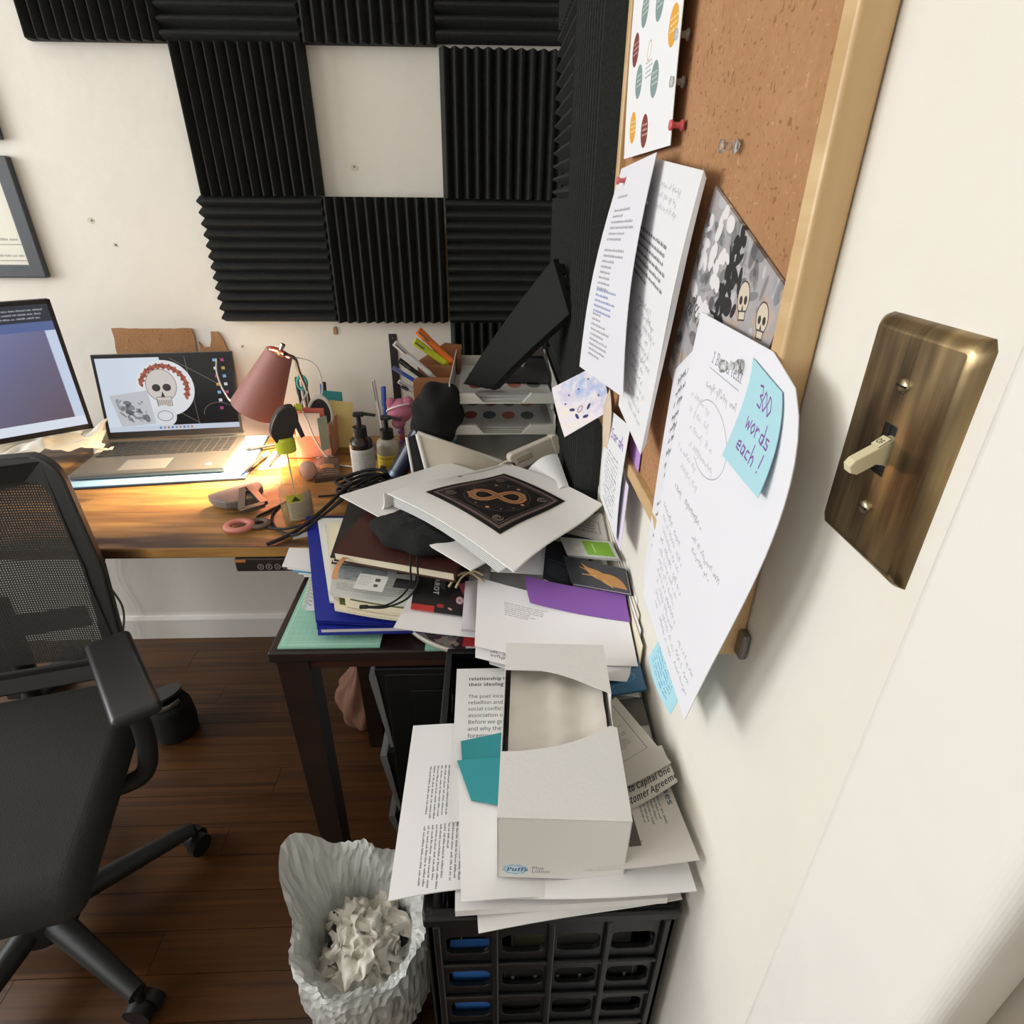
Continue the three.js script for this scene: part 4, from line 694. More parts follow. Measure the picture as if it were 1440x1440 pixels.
const tray = plain('#d4d2ca', .35), texOv = ctex(256, 256, (x, w, h) => { x.fillStyle = '#c9c7c6'; x.fillRect(0, 0, w, h); ['#5f6f6a', '#a85a50', '#6f6a68', '#c09060', '#8a4a44', '#5a6a74', '#b8705a', '#6a7068'].forEach((c, i) => { x.fillStyle = c; x.beginPath(); x.ellipse(40 + 58 * (i % 4), 90 + 90 * (i / 4 | 0), 20, 26, 0, 0, 7); x.fill(); }); });
[.806, .872, .94, 1.012].forEach((y, i) => {
  const o = thing('letter_tray', `white plastic letter tray, ${['lowest', 'second lowest', 'second highest', 'topmost'][i]} of the stack by the corner`, 'letter tray', [-.162, y, .295], 0, 'stacked letter trays');
  mesh('tray_floor', rbox(.236, .003, .33, .001, 0, .0015, 0), tray, o);
  mesh('side_wall', rbox(.003, .046, .33, .001, -.1165, .023, 0), tray, o); mesh('side_wall', rbox(.003, .046, .33, .001, .1165, .023, 0), tray, o);
  mesh('back_wall', rbox(.23, .03, .003, .001, 0, .015, -.1635), tray, o);
  for (const s of [-1, 1]) mesh('front_lip', extrude(poly([[s * .118, 0], [s * .118, .021], [s * .062, .021], [s * .045, .003], [s * .04, 0]].map(p => p)), .012, .001).translate(0, .001, .1525), tray, o);
  for (const s of [-1, 1]) for (const z of [-.15, .14]) mesh('stacking_foot', rbox(.008, .02, .016, .002, s * .111, i ? -.0095 : -.0078, z).scale(1, i ? 1 : .8, 1), tray, o);
  if (i >= 2) for (let k = 0; k < (i === 3 ? 5 : 4); k++) {
    const yy = y + .0042 + .0022 * k, a = rr(-.05, .05), c = [-.162 + rr(-.006, .006), .30 + rr(-.005, .01)], w = .1, d = .135, P4 = [[-w, -d], [w, -d], [w, d], [-w, d]].map(([u, v]) => [c[0] + u * Math.cos(a) + v * Math.sin(a), yy, c[1] - u * Math.sin(a) + v * Math.cos(a)]);
    sheet('tray_sheet', i === 3 ? 'white sheet lying in the topmost letter tray' : 'sheet lying in the second highest letter tray', 'paper', P4, .001, k === (i === 3 ? 4 : 3) ? P(texOv) : M.paper, (u, v) => .002 * Math.sin(v * 3), 2, 6, i === 3 ? 'sheets in the topmost tray' : 'sheets in the second highest tray');
  }
});
{
  const o = thing('dark_pouch', 'dark pouch with a metal snap lying in the topmost letter tray', 'pouch');
  mesh('pouch_body', sheetGeo([[-.18, 1.062, .17], [-.055, 1.066, .17], [-.055, 1.052, .37], [-.175, 1.046, .35]], .018, (u, v) => .006 * Math.sin(u * 3.1) * Math.sin(v * 3.1), 8, 8), plain('#2c2b2d', .7), o);
  mesh('snap', cyl(.007, .007, .012, -.11, 1.062, .31), M.chrome, o);
  mesh('flap', sheetGeo([[-.12, 1.075, .17], [-.055, 1.08, .165], [-.055, 1.07, .25], [-.12, 1.067, .25]], .002), plain('#4a3f3a', .8), o);
}
// ---------------------------------------------------------------- off white box lid, handle, frame behind the binder
{
  const q = [[-.345, .962, .505], [-.17, .892, .50], [-.15, .83, .56], [-.31, .825, .56]];
  const o = thing('plastic_box_lid', 'off white plastic lid standing on edge behind the white binder', 'box lid');
  mesh('panel', sheetGeo(q, .006, (u, v) => .006 * Math.sin(u * 3.1), 8, 4), M.offwhite, o);
  mesh('rim', [rod([-.349, .96, .507], [-.314, .825, .563], .005), rod([-.349, .962, .505], [-.168, .89, .498], .005)], M.white, o);
  const f = thing('small_picture_frame', 'small white edged dark frame standing left of the box lid', 'picture frame');
  const fq = [[-.372, .95, .5], [-.352, .955, .49], [-.318, .80, .56], [-.345, .797, .57]];
  mesh('backing', sheetGeo(fq, .004), M.black, f); mesh('edge', [rod([-.374, .95, .5], [-.347, .797, .57], .003), rod([-.34, .83, .585], [-.305, .8, .59], .004)], M.white, f);
  const h = thing('plastic_gripper', 'off white plastic gripper with a thumb loop on top of the heap', 'gripper', [-.118, .915, .53]); h.rotation.set(-.25, .25, .36);
  const s = roundRect(.105, .034, .008); mesh('grip', extrude(s, .022, .003, 8).translate(.02, 0, -.011), M.offwhite, h);
  mesh('end_cap', extrude(roundRect(.014, .038, .004), .026, .002).translate(.075, 0, -.013), M.offwhite, h);
  mesh('recess', rbox(.035, .012, .002, .0008, -.005, .002, .0145), plain('#b9ae9a', .6), h);
  mesh('loop', new THREE.TorusGeometry(.016, .004, 10, 28).scale(1.3, .8, 1).translate(-.045, -.006, .004), M.offwhite, h);
}
{
  const o = thing('white_binder', 'white ring binder with a dark ouroboros print slanting over the heap', 'binder');
  const F = [[-.379, .938, .75], [-.153, .93, .601], [-.006, .966, .854], [-.159, .936, 1.007]], B = [[-.486, .897, .676], [-.285, .9, .52], [-.03, .92, .79], [-.223, .902, .951]];
  const vinyl = plain('#ebe9e6', .35), bow = (u, v) => .012 * Math.sin(v * 3.1) * (1 - .4 * u) + .004 * Math.sin(u * 6);
  const cv = mesh('front_cover', sheetGeo(F, .003, bow, 14, 14), vinyl, o);
  const art = ctex(640, 640, (x, w, h) => {
    x.fillStyle = '#1b1817'; x.fillRect(0, 0, w, h); x.strokeStyle = '#6b5a58'; x.lineWidth = 22; x.strokeRect(42, 42, w - 84, h - 84); x.lineWidth = 3; x.strokeStyle = '#8a7672'; x.strokeRect(66, 66, w - 132, h - 132);
    for (const [cx, cy] of [[110, 110], [w - 110, 110], [110, h - 110], [w - 110, h - 110]]) for (let k = 0; k < 5; k++) { x.beginPath(); x.ellipse(cx, cy, 36 - 6 * k, 30 - 5 * k, k * .5, .3, 5.6); x.stroke(); }
    x.strokeStyle = '#5c5250'; for (let k = 0; k < 7; k++) { x.lineWidth = k ? 2 : 5; x.beginPath(); x.arc(w / 2, h / 2, 215 - k * 20, 0, 7); x.stroke(); }
    for (let k = 0; k < 14; k++) { const a = k / 14 * 6.28; x.fillStyle = k % 3 ? '#b9a58e' : '#c08a62'; x.beginPath(); x.arc(w / 2 + Math.cos(a) * 190, h / 2 + Math.sin(a) * 190, k % 3 ? 5 : 13, 0, 7); x.fill(); }
    x.save(); x.translate(w / 2, h / 2); x.rotate(.78); for (const [lw, c] of [[46, '#c08d66'], [34, '#a97650']]) { x.lineWidth = lw; x.strokeStyle = c; x.beginPath(); for (let i = 0; i <= 80; i++) { const t = i / 80 * 6.283, d = 1 + Math.sin(t) ** 2, X = 165 * Math.cos(t) / d, Y = 210 * Math.sin(t) * Math.cos(t) / d; i ? x.lineTo(X, Y) : x.moveTo(X, Y); } x.stroke(); } x.lineWidth = 3; x.strokeStyle = '#5c3c26'; for (let i = 0; i < 60; i++) { const t = i / 60 * 6.283, d = 1 + Math.sin(t) ** 2, X = 165 * Math.cos(t) / d, Y = 210 * Math.sin(t) * Math.cos(t) / d; x.beginPath(); x.arc(X, Y, 5, 0, 4); x.stroke(); } x.restore();
  });
  mesh('cover_print', sheetGeo(shift(F, .001, .17, .83, .165, .79), .0008, (u, v) => bow(.17 + .66 * u, .165 + .625 * v) + .0006, 10, 10), P(art, { roughness: .35 }), cv, 'black and copper print slipped into the cover');
  mesh('back_cover', sheetGeo(B, .003, (u, v) => .004 * Math.sin(v * 3), 8, 8), vinyl, o);
  mesh('spine', sheetGeo([[-.385, .9375, .752], [-.158, .929, .603], [-.162, .903, .592], [-.392, .9, .745]], .003, (u, v) => .006 * Math.sin(v * 3.1), 2, 8), vinyl, o);
  for (let i = 0; i < 6; i++) mesh('binder_page', sheetGeo(shift(F, -.006 - .0035 * i, .02, .93, .03, .94 - .01 * i), .001, bow, 6, 8), M.paper, o);
  for (const t of [.05, .5, .95]) mesh('ring', new THREE.TorusGeometry(.012, .0022, 8, 24).rotateY(.6).translate(-.365 + .226 * t, .921, .748 - .149 * t), M.chrome, o);
}
sheet('curled_page', 'blank white page curling up against the wall behind the binder', 'paper', [[-.115, .925, .62], [-.052, .945, .60], [-.05, .955, .775], [-.085, .935, .785]], .0008, M.paper, (u, v) => .012 * Math.sin(u * 2.6), 10, 6);
// ---------------------------------------------------------------- heap on the side table (heights rise layer by layer)
const U = (q, t, bow, nu = 4, nv = 6) => sheetGeo(q, t, bow, nu, nv);
{ // mats
  const mt = ctex(256, 256, (x, w, h) => { x.fillStyle = '#93c9b2'; x.fillRect(0, 0, w, h); x.strokeStyle = '#a9d6c3'; x.lineWidth = 1; for (let i = 1; i < 16; i++) { x.beginPath(); x.moveTo(i * 16, 8); x.lineTo(i * 16, 248); x.moveTo(8, i * 16); x.lineTo(248, i * 16); x.stroke(); } x.lineWidth = 3; x.strokeStyle = '#b6dccb'; x.strokeRect(8, 8, 240, 240); });
  const bev = (u, v) => 0;
  solo('cutting_mat', U([[-.551, .749, .71], [-.38, .749, .714], [-.379, .749, .9465], [-.548, .749, .946]], .0034, null, 1, 1), P(mt, { roughness: .6 }), 'mint green cutting mat at the corner of the side table', 'cutting mat');
  solo('mint_board', U([[-.305, .749, .858], [-.158, .749, .858], [-.158, .749, .957], [-.303, .749, .957]], .0034, null, 1, 1), plain('#8fc6b0', .6), 'mint green board peeking out below the round tray', 'board');
  const n = thing('spiral_notebook', 'spiral notebook under the blue folders with its coil showing', 'notebook');
  mesh('cover', U([[-.545, .759, .70], [-.41, .759, .703], [-.396, .759, .855], [-.525, .759, .85]], .008, null, 1, 1), M.paper, n);
  for (let i = 0; i < 14; i++) { const t = (i + .5) / 14; mesh('coil_ring', new THREE.TorusGeometry(.0068, .0012, 8, 16).rotateY(.05).translate(-.545 + .02 * t, .7572, .70 + .15 * t), plain('#d9d4cc', .3), n); }
}
{
  const blue = plain('#1d2a92', .38);
  const f2 = thing('blue_folder', 'lower glossy blue folder on the mint mat', 'folder', [0, 0, 0], 0, 'blue folders'), q2 = [[-.575, .776, .60], [-.317, .776, .60], [-.277, .776, .929], [-.483, .776, .931]];
  mesh('cover', U(q2, .0025), blue, f2); mesh('contents', U(shift(q2, -.0025, .03, .98, .02, .985), .010), M.paper, f2); mesh('back', U(shift(q2, -.0125), .0025), blue, f2);
  const q1 = [[-.587, .809, .596], [-.329, .809, .602], [-.299, .787, .94], [-.486, .787, .922]];
  const f1 = thing('blue_folder', 'upper glossy blue folder sloping off the desk edge', 'folder', [0, 0, 0], 0, 'blue folders');
  mesh('cover', U(q1, .002), blue, f1); mesh('contents', U(shift(q1, -.002, .03, .98, .02, .985), .003), M.paper, f1); mesh('back', U(shift(q1, -.005), .002), blue, f1);
  for (let i = 0; i < 5; i++) sheet('loose_sheet', 'white sheet fanned out under the edge of the blue folders', 'paper', [[-.60 - .004 * i, .792 - .003 * i, .64], [-.5, .79 - .003 * i, .62], [-.47, .782 - .002 * i, .78], [-.595 + .012 * i, .782 - .002 * i, .75 + .006 * i]], .0008, i === 2 ? plain('#5aa0cc', .7) : M.paper, null, 1, 1, 'sheets under the blue folders');
}
const texDocs = ctex(256, 360, (x, w, h) => { x.fillStyle = '#dcdcd8'; x.fillRect(0, 0, w, h); typed(x, w * .06, h * .1, w * .3, 10, 22, { color: '#7a7a76', ragged: 1 }); x.fillStyle = '#6c7048'; x.beginPath(); x.moveTo(w * .32, h * .03); x.lineTo(w * .42, h * .03); x.lineTo(w * .38, h * .25); x.fill(); });
const texNews = ctex(512, 512, (x, w, h) => {
  x.fillStyle = '#cfcfca'; x.fillRect(0, 0, w, h); x.fillStyle = '#9aa4a8'; x.fillRect(w * .06, h * .3, w * .5, h * .5);
  for (let i = 0; i < 120; i++) { const g = rr(90, 190) | 0; x.fillStyle = `rgba(${g},${g + 4},${g + 6},.5)`; x.fillRect(w * rr(.06, .5), h * rr(.45, .78), rr(6, 60), rr(2, 8)); }
  typed(x, w * .06, h * .85, w * .8, 12, 4, { color: '#8a8a86' }); x.fillStyle = '#202224'; x.fillRect(w * .66, h * .5, w * .24, h * .16);
});
solo('document_bundle', U([[-.556, .8165, .619], [-.327, .8165, .624], [-.289, .7985, .917], [-.47, .7985, .885]], .005, (u, v) => .002 * Math.sin(v * 3)), P(texDocs), 'bundle of printed documents lying on the upper blue folder', 'documents');
const olive = plain('#5d5f35', .5);
const mag = (label, q, t, bow) => { const o = thing('booklet', label, 'booklet', [0, 0, 0], 0, 'olive booklets'); mesh('pages', U(q, t, bow, 8, 8), M.cream, o); mesh('cover_panel', U(shift(q, .0006, .06, .97, .5, .955), .0006, (u, v) => bow(.06 + .91 * u, .5 + .455 * v) + .0003, 8, 6), olive, o, 'olive green cover panel'); };
const mb = (u, v) => -.004 * Math.sin(u * 3.1) * v;
mag('olive and cream booklet, lower of the two above the blue folders', [[-.528, .8235, .652], [-.309, .8235, .657], [-.285, .807, .957], [-.453, .807, .917]], .006, mb);
mag('olive and cream booklet, upper of the two above the blue folders', [[-.5, .8305, .668], [-.3, .8305, .673], [-.285, .8155, .955], [-.434, .8155, .916]], .006, mb);
solo('folded_newspaper', U([[-.487, .8385, .70], [-.302, .8385, .70], [-.297, .824, .937], [-.464, .824, .896]], .007, mb, 8, 6), P(texNews), 'folded grey newspaper page under the brown journal', 'newspaper');
{
  const o = thing('zip_bag', 'crinkled clear plastic bag with a printed label on the newspaper', 'plastic bag');
  const g = crumple(.13, .08, .012, 411, 0, 18); g.rotateY(-.2).translate(-.385, .8315, .88);
  mesh('film', g, new THREE.MeshPhysicalMaterial({ color: '#ffffff', roughness: .12, transmission: 1, thickness: 0, side: THREE.DoubleSide }), o);
  const lt = ctex(128, 96, (x, w, h) => { x.fillStyle = '#d6d6d3'; x.fillRect(0, 0, w, h); typed(x, 8, 12, 50, 10, 6, { color: '#9a9a98' }); x.fillStyle = '#4c4c4e'; x.fillRect(78, 20, 22, 20); x.fillRect(80, 56, 18, 16); });
  mesh('label', U([[-.415, .8445, .87], [-.365, .844, .882], [-.37, .8415, .922], [-.42, .842, .91]], .0006, null, 1, 1), P(lt), o);
  mesh('dark_insert', U([[-.352, .8435, .885], [-.315, .843, .893], [-.318, .842, .915], [-.355, .842, .908]], .001, null, 1, 1), M.black, o);
}
const leather = std({ color: '#472620', roughness: .42, bumpMap: grainAt(8), bumpScale: .0003 });
book('journal', 'lower dark journal whose cover edge shows under the top one', 'journal', [[-.485, .862, .57], [-.266, .862, .609], [-.265, .8535, .876], [-.474, .8535, .831]], .015, plain('#33302f', .35), M.cream, 'r');
{
  const Q = [[-.404, .886, .587], [-.222, .886, .724], [-.25, .8745, .918], [-.464, .8745, .848]];
  const o = book('journal', 'brown leather journal with cream pages and a tan ribbon', 'journal', Q, .0195, leather, M.cream, 'r');
  mesh('ribbon', sheetGeo([[-.446, .866, .852], [-.438, .8665, .855], [-.452, .842, .885], [-.462, .8415, .88]], .0006, (u, v) => .006 * Math.sin(v * 3.1), 1, 10), plain('#b07a4a', .7), o, 'tan ribbon bookmark');
}
{
  const o = thing('drawstring_pouch', 'black mesh drawstring pouch lying on the brown journal', 'pouch');
  const g = new THREE.SphereGeometry(1, 90, 60), p = g.attributes.position;
  for (let i = 0; i < p.count; i++) { const x = p.getX(i), y = p.getY(i), z = p.getZ(i), a = Math.atan2(z, x), k = .88 + .5 * Math.abs(fbm(x * .12 + .5, z * .12 + .5, 24, 24, 3, 711) - .5) + .22 * fbm(x * .25 + .5, z * .25 + .5, 16, 16, 2, 715); p.setXYZ(i, x * (1 + .08 * Math.sin(5 * a)) * .094, Math.max(y, -.4) * k * .024 + .01, z * (1 + .06 * Math.sin(7 * a)) * .062); }
  g.computeVertexNormals(); g.rotateY(-.5);
  mesh('bag', g.translate(-.315, .883, .815), std({ color: '#0f1314', roughness: .9, bumpMap: grainAt(14), bumpScale: .002 }), o);
  mesh('cord', [tube([[-.325, .886, .88], [-.322, .878, .915], [-.322, .862, .925], [-.335, .846, .938], [-.36, .836, .95], [-.392, .832, .948]], .0016, 40), tube([[-.315, .886, .882], [-.31, .88, .918], [-.31, .864, .93], [-.325, .846, .945], [-.36, .835, .954], [-.39, .832, .95]], .0016, 40)], M.blackMatte, o, 'black drawstring cords');
  mesh('cord_stop', rbox(.014, .005, .007, .0018, -.396, .832, .948), M.black, o);
}
const texCard = ctex(320, 256, (x, w, h) => {
  x.fillStyle = '#1a191c'; x.fillRect(0, 0, w, h); x.fillStyle = '#7c2a34'; x.fillRect(0, 0, w, h * .1); x.fillStyle = '#c03a34'; x.fillRect(0, h * .88, w * .42, h * .12); x.fillStyle = '#a8343a'; x.fillRect(w * .46, h * .82, w * .12, h * .08);
  x.fillStyle = '#a04a54'; x.beginPath(); x.moveTo(w * .8, h * .3); x.lineTo(w, h * .2); x.lineTo(w, h * .7); x.closePath(); x.fill();
  x.fillStyle = '#2a1c22'; x.beginPath(); x.arc(w * .83, h * .68, 50, 0, 7); x.fill(); x.fillStyle = '#cfa8b0'; x.beginPath(); x.arc(w * .86, h * .68, 22, 0, 7); x.fill(); x.fillStyle = '#3a2228'; x.beginPath(); x.arc(w * .86, h * .68, 5, 0, 7); x.fill();
  x.fillStyle = '#c8a09a'; x.beginPath(); x.ellipse(w * .7, h * .9, 14, 6, .3, 0, 7); x.fill();
  x.save(); x.translate(w * .37, h * .1); x.rotate(Math.PI / 2); x.fillStyle = '#cfcfd2'; x.font = 'bold 42px sans-serif'; x.fillText('TAROT', 0, 0); x.restore(); x.save(); x.translate(w * .52, h * .1); x.rotate(Math.PI / 2); typed(x, 0, -14, 90, 10, 3, { color: '#a9a9ac' }); x.restore();
});
sheet('loose_page', 'blank white page with slanted edge under the dark card', 'paper', [[-.309, .8325, .84], [-.193, .8325, .857], [-.204, .8255, 1.02], [-.343, .8255, .993]], .0012, M.paper, (u, v) => -.002 * Math.sin(u * 3), 4, 4);
solo('dark_card', U([[-.322, .8355, .848], [-.23, .8355, .863], [-.231, .831, .974], [-.321, .831, .952]], .002, null, 1, 1), P(texCard, { roughness: .4 }), 'black card box with red edge and sideways lettering', 'card');
{
  const o = thing('raffia_bag', 'slim clear bag tied with pale raffia beside the white pages', 'bag');
  mesh('film', U([[-.235, .846, .90], [-.212, .847, .90], [-.211, .839, 1.02], [-.237, .838, 1.015]], .005, (u, v) => .006 * Math.sin(u * 3.1) * Math.sin(v * 3), 8, 10), new THREE.MeshPhysicalMaterial({ color: '#e6e2e6', roughness: .2, transmission: .55, thickness: 0 }), o);
  mesh('raffia_tie', [tube([[-.262, .845, .915], [-.248, .857, .9], [-.228, .858, .893], [-.213, .852, .9], [-.2, .85, .915]], .002, 24), tube([[-.25, .848, .922], [-.24, .858, .905], [-.22, .86, .892], [-.205, .855, .896]], .002, 24)], plain('#cdbb96', .8), o, 'pale raffia string');
}
// round floral tray below
{
  const o = thing('round_tray', 'round floral patterned tray with pale rim under the pages', 'tray', [-.19, .7605, .805]);
  const tt = ctex(512, 512, (x, w, h) => { x.fillStyle = '#3f3438'; x.fillRect(0, 0, w, h); const C = ['#7a4258', '#8c7f88', '#b9a698', '#5a3a4c', '#4c4a42', '#a89a8c']; for (let i = 0; i < 420; i++) { x.fillStyle = C[i % 6]; x.beginPath(); x.ellipse(rnd() * w, rnd() * h, rr(6, 22), rr(5, 16), rr(0, 3), 0, 7); x.fill(); } });
  const pg = new THREE.CircleGeometry(.178, 56).rotateX(-Math.PI / 2); mesh('tray_face', pg.translate(0, .0015, 0), P(tt, { roughness: .4 }), o);
  mesh('rim', lathe([[.172, -.008], [.181, -.007], [.184, .002], [.181, .0035], [.177, .002], [.172, -.002], [.172, -.008]], 64), plain('#cfc8bc', .4), o); mesh('underside', cyl(.174, .16, .007, 0, -.0055, 0, 56), plain('#cfc8bc', .5), o);
  solo('red_tag', U([[-.236, .768, .935], [-.2, .768, .94], [-.2, .7665, .972], [-.24, .7665, .968]], .003, null, 1, 1), plain('#cf3a40', .6), 'small red tag lying on the round tray', 'tag');
  solo('red_tag_card', U([[-.234, .765, .955], [-.2, .765, .96], [-.2, .7642, .99], [-.234, .7642, .985]], .0012, null, 1, 1), M.paper, 'white card under the red tag', 'card');
}
// thick pile of pages filling the middle of the heap
for (const [i, y, lab] of [[0, .785, 'bottom'], [1, .806, 'middle'], [2, .828, 'top']]) {
  const o = thing('paper_pile', `thick ream of used paper inside the heap, ${lab} layer`, 'paper', [0, 0, 0], 0, 'reams inside the heap');
  for (let k = 0; k < 5; k++) mesh('page', U([[-.225 + .002 * k, y - .004 * k, .70 + .01 * i], [-.012, y - .004 * k, .70], [-.012, y - .004 * k, .985 - .004 * k], [-.205 + .003 * k, y - .004 * k, .975 - .006 * ((k + i) % 3)]], .0036, null, 1, 1), M.paper, o);
}
const curl = (u) => .0;
const page = (label, q, mat, bow) => sheet('white_page', label, 'paper', q, .0009, mat, bow, 8, 6, 'white pages across the heap');
const texHand = ctex(512, 400, (x, w, h) => { x.fillStyle = '#e6e3e4'; x.fillRect(0, 0, w, h); for (let i = 0; i < 3; i++) scrawl(x, w * .1, h * (.86 + .04 * i), w * .3, 18, { color: '#6a6a70', lw: 2 }); x.strokeStyle = '#8a8a90'; x.lineWidth = 2; x.beginPath(); x.moveTo(w * .3, h * .85); x.lineTo(w * .62, h * .9); x.stroke(); });
const texPrint = ctex(512, 400, (x, w, h) => { x.fillStyle = '#e8e5e5'; x.fillRect(0, 0, w, h); typed(x, w * .2, h * .28, w * .28, 12, 7, { color: '#8a8a8c', ragged: 1 }); });
const texTwo = ctex(512, 400, (x, w, h) => { x.fillStyle = '#e2e0dd'; x.fillRect(0, 0, w, h); x.strokeStyle = '#77777c'; x.lineWidth = 3; x.strokeRect(w * .82, h * .55, w * .14, h * .3); scrawl(x, w * .84, h * .68, 50, 20); scrawl(x, w * .84, h * .76, 50, 20); });
const wallward = (u, v) => -.012 * Math.sin(u * 3.1);
page('lowest white page across the heap with a written corner box', [[-.212, .838, .908], [-.012, .906, 1.085], [-.012, .876, 1.195], [-.195, .833, 1.085]], P(texTwo), wallward);
page('white page with pencil lines at its front edge', [[-.214, .844, .897], [-.011, .918, 1.08], [-.011, .888, 1.182], [-.215, .839, 1.078]], P(texHand), wallward);
page('topmost white page with faint print left of the purple sheet', [[-.214, .850, .895], [-.0095, .926, 1.076], [-.0095, .898, 1.165], [-.216, .846, 1.062]], P(texPrint), wallward);
sheet('purple_paper', 'folded purple sheet on the white pages near the wall', 'paper', [[-.137, .876, .931], [-.0085, .936, 1.065], [-.0085, .92, 1.106], [-.133, .872, .997]], .0012, plain('#7f4f9e', .8), (u, v) => -.006 * Math.sin(u * 3.1) + .004 * Math.sin(v * 3), 8, 4);
sheet('text_sheet', 'white sheet with small lines of print poking out below the binder', 'paper', [[-.192, .876, .824], [-.09, .876, .834], [-.094, .87, .921], [-.192, .868, .904]], .001, P(texPrint), null, 1, 1);
{
  const tg = ctex(256, 200, (x, w, h) => { x.fillStyle = '#2b2c30'; x.fillRect(0, 0, w, h); x.fillStyle = '#a8763c'; x.beginPath(); x.moveTo(w * .3, h * .1); x.bezierCurveTo(w * .4, h * .35, w * .5, h * .2, w * .62, h * .35); x.bezierCurveTo(w * .8, h * .3, w * .95, h * .5, w * .98, h * .9); x.bezierCurveTo(w * .8, h * .8, w * .7, h * .95, w * .55, h * .65); x.bezierCurveTo(w * .45, h * .6, w * .35, h * .5, w * .3, h * .1); x.fill(); x.strokeStyle = '#c89a58'; x.lineWidth = 5; for (const [a, b, c, d] of [[.45, .4, .25, .3], [.5, .5, .25, .55], [.6, .6, .75, .9]]) { x.beginPath(); x.moveTo(w * a, h * b); x.lineTo(w * c, h * d); x.stroke(); } });
  const dark = plain('#2b2c30', .5);
  book('art_book', 'dark paperback with a golden figure leaning on the wall', 'book', [[-.077, .910, .925], [-.0085, .964, 1.046], [-.0085, .95, 1.084], [-.072, .905, .994]], .008, dark, M.paper, 't', { front: P(tg, { roughness: .45 }) });
  const tn = ctex(128, 256, (x, w, h) => { x.fillStyle = '#23262e'; x.fillRect(0, 0, w, h); typed(x, 16, 150, 90, 9, 9, { color: '#6a707c' }); x.fillStyle = '#8a92a0'; x.fillRect(14, 138, 96, 2); });
  book('navy_book', 'dark navy book with small print left of the packet', 'book', [[-.094, .883, .828], [-.050, .884, .848], [-.066, .878, .977], [-.109, .876, .936]], .008, plain('#23262e', .5), M.paper, 'l', { front: P(tn, { roughness: .45 }) });
  const te = ctex(256, 140, (x, w, h) => { x.fillStyle = '#b9bbb4'; x.fillRect(0, 0, w, h); for (let i = 0; i < 40; i++) { x.fillStyle = `rgba(${rr(150, 225) | 0},${rr(150, 225) | 0},${rr(150, 215) | 0},.4)`; x.fillRect(rr(0, w * .45), rr(0, h), rr(8, 40), rr(3, 12)); } x.fillStyle = '#7aa33c'; x.fillRect(w * .44, h * .12, w * .5, h * .8); x.fillStyle = '#a9c47c'; x.fillRect(w * .6, h * .3, w * .03, h * .5); });
  solo('tea_packet', U([[-.077, .912, .87], [-.0095, .953, .955], [-.0095, .962, 1.018], [-.071, .914, .93]], .005, (u, v) => .003 * Math.sin(u * 3.1) * Math.sin(v * 3.1), 8, 6), P(te, { roughness: .3 }), 'silver and green foil packet above the dark paperback', 'packet');
  const tp = ctex(200, 200, (x, w, h) => { x.fillStyle = '#b7b4ae'; x.fillRect(0, 0, w, h); x.strokeStyle = '#55534f'; x.lineWidth = 2; x.strokeRect(w * .4, h * .3, w * .5, h * .34); for (let i = 0; i < 4; i++) scrawl(x, w * .45, h * (.38 + .08 * i), w * .36, 9); x.fillStyle = '#2c2928'; x.fillRect(0, h * .84, w, h * .16); });
  solo('note_block', U([[-.062, .907, .79], [-.01, .955, .868], [-.01, .938, .952], [-.077, .9, .848]], .009, null, 1, 1), P(tp), 'grey note block with dark lower band by the wall', 'note pad');
  for (let i = 0; i < 4; i++) sheet('wall_side_sheet', 'cream sheet squeezed upright between the heap and the wall', 'paper', [[-.0012 - .0016 * i, .965 - .006 * i, .78 + .02 * i], [-.0012 - .0016 * i, .95 - .008 * i, 1.1 + .02 * i], [-.0012 - .0016 * i, .78, 1.1 + .02 * i], [-.0012 - .0016 * i, .78, .78]], .0007, i % 2 ? M.cream : M.paper, null, 1, 1, 'sheets between heap and wall');
}
